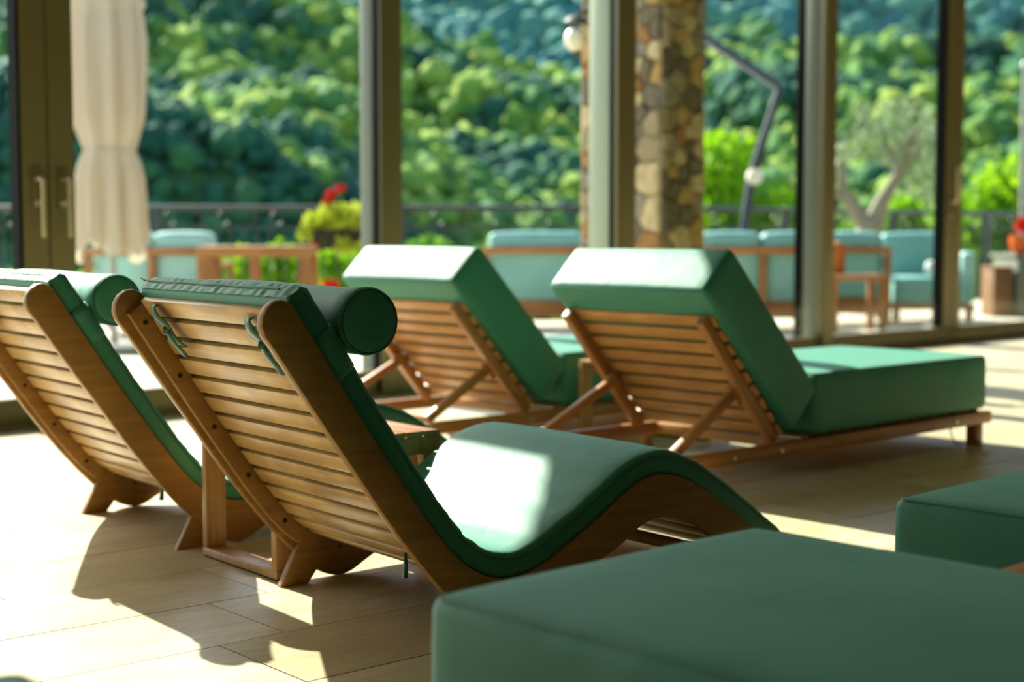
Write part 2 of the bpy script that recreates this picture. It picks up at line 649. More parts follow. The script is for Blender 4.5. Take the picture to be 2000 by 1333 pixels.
# ------------------------------------------------------------------ floor with its tiles
floor_o = bpy.data.objects.new('floor', None)
bm = new_bm()
add_box(bm, (A_MIN, B_MIN, -.12), (A_MAX, -.0, -.004))
floor_o = obj('floor', finish(bm, 'floor', M['grout']), kind='structure', loc=A0, rot=(0, 0, WALL_RZ))
TA = math.radians(49.42)
ta = Vector((math.sin(TA), math.cos(TA), 0))
tb = Vector((-ta.y, ta.x, 0))
TW, TL, GAP = .3345, .667, .0036
cands = []
for r in range(-16, 36):
    b0 = 2.400 + TW * r
    off = 1.537 + .1605 * r
    for c in range(-20, 26):
        a0 = off + TL * c
        poly = [ta * a + tb * b_ for a, b_ in ((a0 + GAP / 2, b0 + GAP / 2), (a0 + TL - GAP / 2, b0 + GAP / 2),
                                              (a0 + TL - GAP / 2, b0 + TW - GAP / 2), (a0 + GAP / 2, b0 + TW - GAP / 2))]
        # clip against the room
        P = [((p - A0).dot(DIR), (p - A0).dot(OUT)) for p in poly]
        for axis_, lim, sg in ((0, A_MIN + .01, 1), (0, A_MAX - .01, -1), (1, B_MIN + .01, 1), (1, -.002, -1)):
            outp = []
            for i in range(len(P)):
                p, q = P[i], P[(i + 1) % len(P)]
                dp, dq = (p[axis_] - lim) * sg, (q[axis_] - lim) * sg
                if dp >= 0:
                    outp.append(p)
                if dp * dq < 0:
                    t_ = dp / (dp - dq)
                    outp.append((p[0] + (q[0] - p[0]) * t_, p[1] + (q[1] - p[1]) * t_))
            P = outp
            if len(P) < 3:
                break
        if len(P) < 3:
            continue
        ar = abs(sum(P[i][0] * P[(i + 1) % len(P)][1] - P[(i + 1) % len(P)][0] * P[i][1] for i in range(len(P)))) / 2
        if ar < .004:
            continue
        ctr = wpt(sum(p[0] for p in P) / len(P), sum(p[1] for p in P) / len(P))
        vis = ctr.y > 1.9 and abs(ctr.x) < .36 * ctr.y + .4
        cands.append((0 if vis else 1, ctr.y if vis else ctr.length, P, ctr, ar))
cands.sort(key=lambda t_: (t_[0], t_[1]))
full_me = None


def tile_bm(bm, P, org):
    top = [bm.verts.new((p[0] - org[0], p[1] - org[1], 0)) for p in P]
    bot = [bm.verts.new((p[0] - org[0], p[1] - org[1], -.012)) for p in P]
    bm.faces.new(top)
    n = len(P)
    for i in range(n):
        bm.faces.new((top[i], bot[i], bot[(i + 1) % n], top[(i + 1) % n]))


rest = new_bm()
cnt = 0
for v_, d_, P, ctr, ar in cands:
    if cnt < 290:
        cnt += 1
        org = (sum(p[0] for p in P) / len(P), sum(p[1] for p in P) / len(P))
        full = len(P) == 4 and abs(ar - (TW - GAP) * (TL - GAP)) < 1e-5
        if full and full_me is not None:
            me = full_me
        else:
            bm = new_bm()
            tile_bm(bm, P, org)
            me = finish(bm, 'tile', M['tile'])
            if full:
                full_me = me
        obj('tile', me, floor_o, (org[0], org[1], rnd.uniform(-.0004, .0004)), (0, 0, 0))
    else:
        tile_bm(rest, P, (0, 0))
obj('tiles', finish(rest, 'tiles', M['tile']), floor_o, kind='stuff')

# ------------------------------------------------------------------ room shell
wall_obj('ceiling', (A_MIN, B_MIN, CEIL), (A_MAX, .10, CEIL + .2), M['ceiling'])
wall_obj('wall_front', (A_MIN, -.02, HEAD), (A_MAX, .065, CEIL), M['white'], label='white band of wall above the glass front')
wall_obj('wall_back', (A_MIN, B_MIN - .2, 0), (A_MAX, B_MIN, CEIL), M['dark_wall'])
wall_obj('wall_right', (A_MAX, B_MIN, 0), (A_MAX + .2, .33, CEIL), M['dark_wall'])
wall_obj('wall_left', (A_MIN - .2, B_MIN, 0), (A_MIN, .1, CEIL), M['white'])


def leaf(kind, n, a0, a1, stiles='LR', plane_out=.03, depth=.07):
    stile = .118
    """one glazed leaf between a0 and a1"""
    root = bpy.data.objects.new(f'{kind}_{n}', None)
    COL.objects.link(root)
    root.location = A0
    root.rotation_euler = (0, 0, WALL_RZ)
    root['kind'] = 'structure'
    y0, y1 = plane_out - depth / 2, plane_out + depth / 2
    kw = dict(parent=root, kind=None)
    wall_obj('bottom_rail', (a0, y0, .02), (a1, y1, .135), M['frame'], bev=.003, **kw)
    wall_obj('sill', (a0, y0 - .03, 0), (a1, y1 + .06, .022), M['frame'], bev=.003, **kw)
    wall_obj('top_rail', (a0, y0, HEAD - .1), (a1, y1, HEAD), M['frame'], bev=.003, **kw)
    g0, g1 = a0, a1
    if 'L' in stiles:
        wall_obj('stile', (a0, y0, .135), (a0 + stile, y1, HEAD - .1), M['frame'], bev=.004, **kw)
        wall_obj('gasket', (a0 + stile, plane_out - .012, .135), (a0 + stile + .012, plane_out + .03, HEAD - .1), M['gasket'], **kw)
        g0 = a0 + stile
    if 'R' in stiles:
        wall_obj('stile', (a1 - stile, y0, .135), (a1, y1, HEAD - .1), M['frame'], bev=.004, **kw)
        wall_obj('gasket', (a1 - stile - .014, plane_out - .03, .135), (a1 - stile, plane_out + .05, HEAD - .1), M['gasket'], **kw)
        g1 = a1 - stile
    wall_obj('pane', (g0, plane_out - .004, .135), (g1, plane_out + .004, HEAD - .1), M['glass'], **kw)
    return root, y0


def lever(root, a, y0, z0, z1, zrose, side=1):
    bm = new_bm()
    add_box(bm, (a - .021, y0 - .008, zrose - .11), (a + .021, y0, zrose + .07), .003)
    plate = obj('handle', finish(bm, 'handle', M['frame'], True), root)
    tube('grip', [(a, y0 - .004, zrose + .02), (a, y0 - .055, zrose + .02), (a + .005 * side, y0 - .066, zrose + .02 - .012 * (1 if z0 < zrose - .1 else -1)),
                  (a + .006 * side, y0 - .066, z0 if z0 < zrose - .1 else z1)], .0105, M['handle'], plate, 10)
    tube('keyhole', [(a, y0 - .02, zrose - .085), (a, y0, zrose - .085)], .014, M['handle'], plate, 12)


d1, y0_ = leaf('door', 1, -1.50, .243)
lever(d1, .185, y0_, .84, 1.12, 1.075)
d2, y0_ = leaf('door', 2, .249, 2.05, 'L')
lever(d2, .308, y0_, .84, 1.12, 1.075)
leaf('window', 1, 2.20, 3.84, '')
leaf('window', 2, 4.00, 5.92, '')
d3, y0_ = leaf('door', 3, 6.04, 7.603, 'R')
lever(d3, 7.55, y0_, 1.08, 1.36, 1.075)
d4, y0_ = leaf('door', 4, 7.609, 9.30)
leaf('window', 3, 9.46, 12.2, '')
leaf('window', 4, 12.36, A_MAX, '')
leaf('window', 5, A_MIN, -1.66, '')


def post(n, a0, a1, order):
    root = bpy.data.objects.new(f'trim_{n}', None)
    COL.objects.link(root)
    root.location, root.rotation_euler = A0, (0, 0, WALL_RZ)
    root['kind'] = 'structure'
    for nm, o0, o1, mm, ins in order:
        wall_obj(nm, (a0 + ins, o0, 0), (a1, o1, HEAD), M[mm], parent=root, kind=None, bev=.004)


std = [('mullion', -.03, .05, 'frame', 0), ('gasket', .05, .09, 'gasket', .012), ('cladding', .09, .26, 'cladding', .004)]
post(2, 2.06, 2.20, [('mullion', -.03, -.018, 'frame', 0), ('gasket', -.018, .05, 'gasket', .003), ('cladding', .05, .15, 'grey_cladding', .0)])
post(3, 3.84, 4.00, [('mullion', -.03, .0, 'frame', 0), ('gasket', .0, .045, 'gasket', .003), ('cladding', .045, .215, 'cladding', .0)])
post(4, 5.92, 6.04, [('mullion', -.03, .02, 'frame', 0), ('cladding', .02, .16, 'grey_cladding', .006), ('gasket', .16, .23, 'gasket', .0)])
post(5, 9.30, 9.46, std)
post(6, 12.2, 12.36, std)
post(7, -1.66, -1.50, std)
# ------------------------------------------------------------------ wave loungers
FRONT = [(-.330, .722), (-.279, .644), (-.22, .555), (-.158, .462), (-.095, .372), (-.029, .280), (.031, .205), (.065, .172), (.10, .147),
         (.15, .125), (.21, .116), (.282, .130), (.347, .161), (.414, .194), (.483, .235), (.539, .269), (.589, .291), (.632, .299),
         (.677, .295), (.737, .273), (.815, .228), (.895, .174), (.952, .133), (1.02, .083), (1.09, .032)]
REAR = [(1.105, .004), (1.09, 0), (.985, 0), (.96, .008), (.90, .055), (.83, .112), (.769, .158), (.715, .184), (.655, .197), (.60, .193),
        (.565, .180), (.533, .160), (.49, .138), (.42, .108), (.36, .08), (.30, .052), (.25, .026), (.215, .008), (.18, .002), (.14, .012),
        (.10, .036), (.052, .080), (-.003, .137), (-.07, .216), (-.137, .303), (-.2, .392), (-.267, .485), (-.331, .577),
        (-.372, .636), (-.392, .662)]
CAP = [(-.399, .682), (-.397, .702), (-.386, .720), (-.370, .731), (-.352, .733)]


def catmull(pts, n=6):
    P = [Vector((x, z)) for x, z in pts]
    P = [P[0] * 2 - P[1]] + P + [P[-1] * 2 - P[-2]]
    out = []
    for i in range(1, len(P) - 2):
        for k in range(n):
            t_ = k / n
            a, b_, c, d_ = P[i - 1], P[i], P[i + 1], P[i + 2]
            out.append(.5 * ((2 * b_) + (c - a) * t_ + (2 * a - 5 * b_ + 4 * c - d_) * t_ ** 2 + (3 * b_ - a - 3 * c + d_) * t_ ** 3))
    out.append(P[-2])
    return out


FC = catmull(FRONT, 6)
LEN = [0]
for p, q in zip(FC, FC[1:]):
    LEN.append(LEN[-1] + (q - p).length)


def path_at(s, off=0):
    """point at arc length s of the rails' front edge, moved off outwards (towards the sitter); returns point, tangent, normal"""
    i = 0
    while i < len(LEN) - 2 and LEN[i + 1] < s:
        i += 1
    p, q = FC[i], FC[i + 1]
    t_ = (s - LEN[i]) / (LEN[i + 1] - LEN[i])
    # smoothed tangent
    i0, i1 = max(0, i - 2), min(len(FC) - 1, i + 3)
    tan = (FC[i1] - FC[i0]).normalized()
    nrm = Vector((-tan.y, tan.x))
    return p + (q - p) * t_ + nrm * off, tan, nrm


def wave_lounger(loc, rz, label):
    root = thing('wave_lounger', label, 'lounger', loc, rz, 'curved loungers with roll pillows')
    yL, yR = .040, -.670                   # outer faces
    outline = [(v.x, v.y) for v in catmull(FRONT, 3)] + [(v.x, v.y) for v in catmull(REAR, 3)] + CAP
    prism('side_rail', outline, yL - .026, yL, M['rail'], root, .005)
    prism('side_rail', outline, yR, yR + .026, M['rail'], root, .005)
    # inner battens that carry the slats
    cl = []
    for off in (-.062, -.010):
        seg = []
        for k in range(47):
            s = .012 + 1.50 * k / 46
            p, t_, n_ = path_at(s, off)
            seg.append((p.x, p.y))
        cl.append(seg)
    band = cl[0] + cl[1][::-1]
    for y0, y1, sg in ((yL - .046, yL - .026, -1), (yR + .026, yR + .046, 1)):
        bt = prism('batten', band, y0, y1, M['rail'], root, .004)
        for k in range(10):
            p, t_, n_ = path_at(.05 + k * .15, -.040)
            y = y0 if sg < 0 else y1
            tube('screw', [(p.x, y + sg * .0012, p.y), (p.x, y - sg * .004, p.y)], .0062, M['screw'], bt, 8)
    # slats
    bm = new_bm()
    wy = (yL - .046) - (yR + .046)
    add_box(bm, (-.0213, -wy / 2, -.008), (.0213, wy / 2, .008), .0025)
    sm = finish(bm, 'slat', M['slat'], True)
    s = .0225
    k = 0
    while s < LEN[-1] - .05:
        p, t_, n_ = path_at(s, -.0145)
        o = obj('slat', sm, root, (p.x, (yL + yR) / 2, p.y))
        o.rotation_euler = (0, -math.atan2(t_.y, t_.x), 0)
        s += .0546
        k += 1
    # feet
    for y0, y1 in ((-.008, .014), (yR + .004, yR + .024)):
        prism('foot', [(0, 0), (.078, 0), (.104, .034), (.165, .05), (.17, .11), (.085, .135), (.062, .118)], y0, y1, M['rail'], root, .003)
        prism('foot', [(.985, 0), (1.06, 0), (1.0, .075), (.94, .085), (.93, .05)], y0, y1, M['rail'], root, .003)
    bar = tube('stretcher', [(.78, yR + .03, .10), (.78, yL - .03, .10)], .016, M['rail'], root, 10)
    # cushion swept along the rails
    cy0, cy1 = yR + .012, yL - .012
    hw, th, r = (cy1 - cy0) / 2, .058, .018
    ym = (cy0 + cy1) / 2
    ring = []
    for cx, cz, a0 in ((1, 1, 0), (-1, 1, 90), (-1, -1, 180), (1, -1, 270)):
        for q in range(5):
            a = math.radians(a0 + 22.5 * q)
            ring.append(((hw - r) * cx + r * math.cos(a), (th / 2 - r) * cz + r * math.sin(a)))
        if cx == 1 and cz == 1:
            for f in np.linspace(.9, -.9, 13):
                ring.append(((hw - r) * f, th / 2))
        if cx == -1 and cz == 1:
            ring.append((-hw, 0))
        if cx == -1 and cz == -1:
            for f in np.linspace(-.9, .9, 5):
                ring.append(((hw - r) * f, -th / 2))
    S0, S1 = -.016, LEN[-1] - .055
    bm = new_bm()
    rings = []
    ss = list(np.linspace(S0, S1, 130))
    rr = random.Random(3)
    for i, s in enumerate(ss):
        p, t_, n_ = path_at(max(s, 0), 0)
        if s < 0:
            p = p + t_ * s
        bend = math.exp(-((s - .66) / .07) ** 2)
        endk = min(1, (s - S0) / .012 + .55, (S1 - s) / .03 + .55)
        rg = []
        for y, h in ring:
            f = 1 - (y / hw) ** 2
            hh = h
            if h > 0:
                hh = h + .007 * max(f, 0) ** .5
                wr = math.sin(s * 95 + 3 * math.sin(y * 7)) * .0022 * bend
                wr += math.sin(s * 60 + y * 9) * .0008
                edge = math.exp(-((abs(y) - hw) / .05) ** 2)
                wr += .0005 * edge * math.sin(s * 210 + y * 5)
                hh += wr
                if s < .035:
                    hh += .0012 * math.sin(y * 190 + 2 * math.sin(y * 37)) * (1 - s / .035)
            hh *= (endk if endk < 1 else 1)
            o_ = p + n_ * (-.006 + th / 2 + hh)
            pinch = .0005 * math.sin(s * 90) * bend * (abs(y) > hw - .03)
            rg.append(bm.verts.new((o_.x, ym + y + pinch, o_.y)))
        rings.append(rg)
    n = len(ring)
    for a, b_ in zip(rings, rings[1:]):
        for k in range(n):
            bm.faces.new((a[k], a[(k + 1) % n], b_[(k + 1) % n], b_[k]))
    bm.faces.new(rings[0][::-1])
    bm.faces.new(rings[-1])
    cu = obj('cushion', finish(bm, 'cushion', M['green'], True, 60), root)
    # seams along both sides
    for sg in (-1, 1):
        for hz in (.017,):
            pts = []
            for s in np.linspace(.0, S1 - .01, 90):
                p, t_, n_ = path_at(s, -.006 + th / 2 + hz)
                pts.append((p.x, ym + sg * (hw + .0004), p.y))
            tube('seam', pts, .0016, M['green_dark'], cu, 5)
    # zip across the top end
    p, t_, n_ = path_at(0, -.006 + th / 2)
    e = p + t_ * (S0 - .0035)
    zy0, zy1 = cy0 + .06, cy1 - .02
    pts = [(e.x + n_.x * .001 * math.sin(q * .9), y, e.y + n_.y * .001 * math.sin(q * .9)) for q, y in enumerate(np.linspace(zy0, zy1, 24))]
    zp = tube('zip', pts, .0030, M['green_dark'], cu, 6, label='zip along the top end of the cushion')
    # gathered end panel: fine folds run into the zip
    rr = random.Random(11)
    fk = [(rr.uniform(60, 260), rr.uniform(0, 6), rr.uniform(-90, 90)) for _ in range(7)]
    bm = new_bm()
    ny_, nh_ = 260, 14
    grid = []
    for q in range(ny_ + 1):
        y = cy0 + .008 + (cy1 - cy0 - .016) * q / ny_
        row = []
        ey = min(1, (y - cy0) / .03, (cy1 - y) / .03)
        for g_ in range(nh_ + 1):
            h = -.022 + .044 * g_ / nh_
            e2 = p + t_ * (S0 + .0015) + n_ * h
            fold = sum(math.sin(a_ * y + b_2 + c_2 * h) for a_, b_2, c_2 in fk) / 7
            wgt = math.sin(min(1, abs(h) / .018) * PI * .75) + .15
            d_ = .0045 * max(0, 1 - (h / .023) ** 2) ** .5 * ey + .0021 * fold * wgt * ey
            e2 = e2 - t_ * d_
            row.append(bm.verts.new((e2.x, y, e2.y)))
        grid.append(row)
    for a, b_ in zip(grid, grid[1:]):
        for k in range(nh_):
            bm.faces.new((a[k], a[k + 1], b_[k + 1], b_[k]))
    obj('end_panel', finish(bm, 'end_panel', M['green'], True, 80), cu)
    tube('zip_pull', [(e.x - .004, zy1, e.y), (e.x - .012, zy1 + .012, e.y + .006), (e.x - .006, zy1 + .020, e.y + .003), (e.x - .002, zy1 + .008, e.y)], .0016, M['zip'], cu, 6)
    # roll pillow on the upper end, with its flap strapped round the cushion
    R_ = .069
    L_ = cy1 - cy0 + .010
    prof = [(.001, -L_ / 2), (R_ * .55, -L_ / 2 - .002), (R_ - .010, -L_ / 2 + .001), (R_ - .003, -L_ / 2 + .005), (R_, -L_ / 2 + .012)]
    prof += [(R_ + .002 * math.sin(f * 9), f) for f in np.linspace(-L_ / 2 + .05, L_ / 2 - .05, 9)]
    prof += [(r_, -h) for r_, h in prof[:5][::-1]]
    roll = lathe('roll_pillow', prof, M['green'], root, 40, 'Y', (-.154, ym, .684),
                 lambda a, i: 1 + .006 * math.sin(3 * a + i) + .004 * math.sin(7 * a))
    for sg in (-1, 1):
        pts = [((R_ - .004) * math.cos(a), sg * (L_ / 2 - .003), (R_ - .004) * math.sin(a)) for a in np.linspace(0, 2 * PI, 33)]
        tube('seam', pts, .0018, M['green_dark'], roll, 5)
    # flap: band over the cushion's face and sides
    bm = new_bm()
    fl = []
    for s in np.linspace(.085, .185, 6):
        g = .0035
        rg = []
        for y, h in [(-hw - g, -th / 2 + .006), (-hw - g, th / 2 - .012), (-hw + .012, th / 2 + g), (0, th / 2 + .007 + g), (hw - .012, th / 2 + g), (hw + g, th / 2 - .012), (hw + g, -th / 2 + .006)]:
            p, t_, n_ = path_at(s, -.006 + th / 2 + h + .0015 * math.sin(s * 300))
            rg.append(bm.verts.new((p.x, ym + y, p.y)))
        fl.append(rg)
    for a, b_ in zip(fl, fl[1:]):
        for k in range(6):
            bm.faces.new((a[k], a[k + 1], b_[k + 1], b_[k]))
    fo = obj('flap', finish(bm, 'flap', M['green'], True, 60), roll)
    fo.location = (-roll.location.x, -roll.location.y, -roll.location.z)
    sol = fo.modifiers.new('thickness', 'SOLIDIFY')
    sol.thickness = .003
    sol.offset = 0
    # fabric ties knotted round the slats
    for ty, s_, dy in ((-.10, .035, .0), (-.528, .045, .0)):
        bm = new_bm()
        p, t_, n_ = path_at(s_, -.030)

        def pt(ds, off, y):
            q = p + t_ * ds - n_ * off
            return Vector((q.x, ty + y, q.y))

        def ribbon(pts, wd):
            prev = None
            for i, (a, wv) in enumerate(pts):
                c = a
                l_ = bm.verts.new(c + wv * wd / 2)
                m_ = bm.verts.new(c - Vector((n_.x, 0, n_.y)) * .003)
                r_ = bm.verts.new(c - wv * wd / 2)
                if prev:
                    bm.faces.new((prev[0], prev[1], m_, l_))
                    bm.faces.new((prev[1], prev[2], r_, m_))
                prev = (l_, m_, r_)
        Y_ = Vector((0, 1, 0))
        T_ = Vector((t_.x, 0, t_.y))
        wv = (Y_ * .9 + T_ * .45).normalized()
        ribbon([(pt(-.030, -.002, .010), Y_), (pt(-.020, .010, .008), wv), (pt(-.004, .013, .004), wv), (pt(.018, .008, -.002), wv), (pt(.030, .009, -.004), Y_)], .044)
        ribbon([(pt(.030, .009, -.004), Y_), (pt(.045, .013, -.014), Y_), (pt(.062, .012, -.026), Y_), (pt(.074, .009, -.034), Y_)], .040)
        ribbon([(pt(.030, .011, -.003), Y_), (pt(.050, .016, -.008), Y_), (pt(.078, .014, -.014), Y_), (pt(.100, .012, -.018), Y_)], .030)
        add_tube(bm, [pt(.024, .006, .006), pt(.028, .014, -.003), pt(.032, .006, -.012)], [.004, .0075, .004], 8)
        to = obj('tie', finish(bm, 'tie', M['tie'], True, 60), cu)
        sol = to.modifiers.new('thickness', 'SOLIDIFY')
        sol.thickness = .0018
        sol.offset = 0
    # loose tie end hanging under the seat
    p, t_, n_ = path_at(.66, -.025)
    tube('tie', [(p.x, -.50, p.y), (p.x + .002, -.50, p.y - .03), (p.x - .002, -.502, p.y - .055)], [.004, .005, .007], M['tie'], cu, 6)
    return root


WV = math.radians(-37.8)                       # azimuth of the loungers' across direction (+y)
W_RZ = math.radians(90 - (90 - 37.8))          # local x azimuth 52.2
W1 = wave_lounger((-.566, 3.593, 0), W_RZ, 'curved wooden lounger in the middle, its whole slatted back showing two green fabric bows')
copy_tree(W1, (-1.317, 4.543, 0), W_RZ, 'curved wooden lounger at the left edge, its roll pillow lit white by the sun')


# ------------------------------------------------------------------ side table between the curved loungers
def side_table(loc, rz, label, L=.505, W=.385, Hh=.338):
    root = thing('side_table', label, 'table', loc, rz, 'slatted wooden side tables')
    t = .026
    for x in (0, L - .058):
        e = bpy.data.objects.new('end_frame', None)
        COL.objects.link(e)
        e.parent = root
        e.location = (x, 0, 0)
        for y in (-t, -W):
            box('post', (0, y, .026), (.058, y + t, Hh - .014), M['table'], e, .003)
        box('foot_bar', (0, -W, .004), (.058, 0, .026), M['table'], e, .003)
        box('glide', (.004, -W + .004, 0), (.054, -.004, .004), M['gasket'], e)
    for y in (0, -W + .02):
        box('apron', (.058, y - .02, Hh - .062), (L - .058, y, Hh - .014), M['table'], root, .002)
    n = 9
    p = L / n
    bm = new_bm()
    add_box(bm, (0, -W, 0), (p - .006, 0, .014), .002)
    sm = finish(bm, 'slat', M['table_slat'], True)
    for k in range(n):
        obj('slat', sm, root, (k * p + .003, 0, Hh - .014))
    return root


T_AZ = math.radians(50.75)
side_table((-.824, 3.946, 0), PI / 2 - T_AZ, 'slatted wooden side table standing between the two curved loungers')

# ------------------------------------------------------------------ box loungers with thick mattresses
U_AZ = math.radians(47.0)
UU = Vector((math.sin(U_AZ), math.cos(U_AZ), 0))
VV = Vector((-UU.y, UU.x, 0))
R0 = Vector((1.927, 6.071, 0))


def box_lounger(loc, rz, label, back=True, group='teak loungers with thick mattresses', W=.735):
    root = thing('teak_lounger', label, 'lounger', loc, rz, group)
    X0 = -1.95
    for y in (.0, W - .032):
        box('side_rail', (X0, y, .085), (.052, y + .032, .134), M['teak'], root, .004)
    for x in (.018, X0, -1.22):
        box('cross_bar', (x, .032, .09), (x + .034, W - .032, .13), M['teak_slat'], root, .003)
    for x in (-.062, X0 + .02):
        for y in (.003, W - .052):
            box('leg', (x, y, 0), (x + .052, y + .048, .0855), M['teak_leg'], root, .004)
    bm = new_bm()
    add_box(bm, (-.024, .034, .0), (.024, W - .034, .016), .002)
    sm = finish(bm, 'slat', M['teak_slat'], True)
    for k in range(16):
        obj('slat', sm, root, (-1.14 + k * .0745, 0, .126))
    for x in (-1.36, -1.62, -.22):
        tube('bolt', [(x, -.004, .108), (x, .002, .108)], .008, M['bolt'], root, 10)
    tube('cord', [(-.17, .06, .09), (-.165, .055, .05), (-.15, .045, .012), (-.12, .03, .004)], .003, M['alu_dark'], root, 6)
    # mattress, flat part
    mt = puffy('mattress', 1.185, W - .01, .217, M['green'], root, r=.022, dome=.016, side=.008, nx=30, ny=20,
               loc=(-.572, W / 2, .254), wr=.0025, seed=3)
    ring_piping('piping', 1.185 - .018, W - .026, .1055, .0026, M['green_dark'], mt, .02)
    ring_piping('piping', 1.185 - .018, W - .026, -.1045, .0022, M['green_dark'], mt, .02)
    # gathers along the seam
    rr = random.Random(5)
    bm = new_bm()
    for q in range(260):
        if rr.random() < .62:
            x = rr.uniform(-.57, .57)
            sg = rr.choice((-1, 1))
            y0 = (W - .01) / 2 - .012
            add_tube(bm, [(x, sg * y0, .1065), (x + .002, sg * (y0 - .008), .1078), (x + .003, sg * (y0 - rr.uniform(.014, .03)), .1088)], [.0006, .0013, .0003], 4)
        else:
            y = rr.uniform(-.34, .34)
            sg = rr.choice((-1, 1))
            x0 = .58
            add_tube(bm, [(sg * x0, y, .1065), (sg * (x0 - .008), y + .002, .1078), (sg * (x0 - rr.uniform(.014, .03)), y + .003, .1088)], [.0006, .0013, .0003], 4)
    obj('gathers', finish(bm, 'gathers', M['green'], True, 60), mt, kind='stuff')
    if back:
        ang = math.radians(45.8)
        dt = Vector((-math.cos(ang), 0, math.sin(ang)))       # up the back
        dn = Vector((math.sin(ang), 0, math.cos(ang)))        # towards the sitter
        ctr = Vector((-1.462, W / 2, .4885))
        bk = puffy('back_mattress', .705, W - .01, .200, M['green'], root, r=.020, dome=.010, side=.006, nx=20, ny=20, loc=ctr,
                   rot=(0, PI + ang, 0), wr=.002, seed=8)
        bk.rotation_euler = (0, ang, 0)
        ring_piping('piping', .705 - .016, W - .026, .097, .0024, M['green_dark'], bk, .02)
        ring_piping('piping', .705 - .016, W - .026, -.0965, .0022, M['green_dark'], bk, .02)
        a_f = math.radians(48.5)
        ft = Vector((-math.cos(a_f), 0, math.sin(a_f)))
        fn = Vector((math.sin(a_f), 0, math.cos(a_f)))
        top = Vector((-1.712, 0, .588))
        bot = top - ft * .585
        bfe = bpy.data.objects.new('back_frame', None)
        COL.objects.link(bfe)
        bfe.parent = root
        for y in (.055, W - .055):
            beam('side_bar', bot + Vector((0, y, 0)) - fn * .022, top + Vector((0, y, 0)) - fn * .022, .034, .040, M['teak'], bfe, .003)
        for k in range(9):
            c = bot + ft * (.03 + k * .0655)
            bm = new_bm()
            add_box(bm, (-.0235, -(W - .055) / 2, -.008), (.0235, (W - .055) / 2, .008), .002)
            if k == 0:
                bsm = finish(bm, 'slat', M['teak_slat'], True)
            else:
                bm.free()
            o = obj('slat', bsm, bfe, c + Vector((0, W / 2, 0)) + fn * .007)
            o.rotation_euler = (0, a_f, 0)
        # props
        for y in (.085, W - .085):
            a = top - ft * .33 + Vector((0, y, 0)) - fn * .045
            e = Vector((-1.865, y - .03 if y < .3 else y + .03, .140))
            beam('prop', e, a, .026, .034, M['teak'], root, .003)
            beam('hinge_block', a + ft * .03 + fn * .010, a - ft * .05 + fn * .010, .03, .04, M['teak'], root, .003)
        box('cross_bar', (-1.885, .032, .13), (-1.85, W - .032, .150), M['teak_slat'], root, .003)
    else:
        mt2 = puffy('back_mattress', .705, W - .01, .217, M['green'], root, r=.02, dome=.012, side=.006, nx=20, ny=20, loc=(-1.525, W / 2, .254))
        ring_piping('piping', .705 - .016, W - .026, .1055, .0026, M['green_dark'], mt2, .02)
        for k in range(9):
            obj('slat', sm, root, (-1.88 + k * .078, 0, .126))
    return root


RZ = PI / 2 - U_AZ
R1 = box_lounger(R0, RZ, 'teak lounger with raised thick green back and sunlit seat, right of centre')
copy_tree(R1, R0 + VV * 1.252, RZ, 'teak lounger with raised green back, left of the other one, partly behind the curved lounger')
RZ2 = RZ + PI / 2
copy_tree(R1, R0 + UU * -3.519 + VV * -1.578, RZ2, 'large green mattress filling the lower right corner, on a lounger seen from its foot end')
copy_tree(R1, R0 + UU * -2.388 + VV * -1.588, RZ2, 'green mattress at the right edge with wrinkled seam, beyond a strip of slatted wood')
B1 = box_lounger(R0 + UU * -4.808 + VV * -1.530, RZ2, 'lounger with flat mattress, only one green corner showing at bottom left', back=False)
side_table(R0 + UU * -3.502 + VV * -2.461, RZ2, 'slatted wooden table between the two green mattresses at lower right', L=.505, W=.368)
side_table(R0 + UU * -1.15 + VV * 1.19, RZ, 'wooden side table standing between the two teak loungers', L=.42, W=.36, Hh=.338)

# ------------------------------------------------------------------ terrace
ter = box('ground', (-30, -30, -.3), (40, 9, -.02), M['terrace'])
ter['kind'] = 'structure'
bpy.data.objects.remove(ter)
bm = new_bm()
vs = [wpt(-14, .0), wpt(-14, 6), Vector((-9.5, 14.8, 0)), Vector((1.4, 14.9, 0)), Vector((9.6, 23, 0)), wpt(22, 2), wpt(15.2, .0)]
top = [bm.verts.new((v.x, v.y, -.015)) for v in vs]
bot = [bm.verts.new((v.x, v.y, -.5)) for v in vs]
bm.faces.new(top)
bm.faces.new(bot[::-1])
for i in range(len(vs)):
    bm.faces.new((top[i], bot[i], bot[(i + 1) % len(vs)], top[(i + 1) % len(vs)]))
obj('ground', finish(bm, 'ground', M['terrace']), kind='structure')


# stone pillar: rubble faces
def voronoi_cells(wd, ht, n, rs, iters=3):
    pts = np.column_stack([rs.rand(n) * wd, rs.rand(n) * ht])

    def cell(i):
        P = [(0, 0), (wd, 0), (wd, ht), (0, ht)]
        d2 = np.hypot(*(pts - pts[i]).T)
        for j in np.argsort(d2)[1:18]:
            mx_, my_ = (pts[i] + pts[j]) / 2
            nx_, ny_ = pts[j] - pts[i]
            out = []
            for k in range(len(P)):
                p, q = P[k], P[(k + 1) % len(P)]
                dp = (p[0] - mx_) * nx_ + (p[1] - my_) * ny_
                dq = (q[0] - mx_) * nx_ + (q[1] - my_) * ny_
                if dp <= 0:
                    out.append(p)
                if dp * dq < 0:
                    t_ = dp / (dp - dq)
                    out.append((p[0] + (q[0] - p[0]) * t_, p[1] + (q[1] - p[1]) * t_))
            P = out
            if len(P) < 3:
                break
        return P
    for _ in range(iters):
        pts = np.array([np.mean(cell(i), axis=0) for i in range(n)]) * .7 + pts * .3
    return [cell(i) for i in range(n)], pts


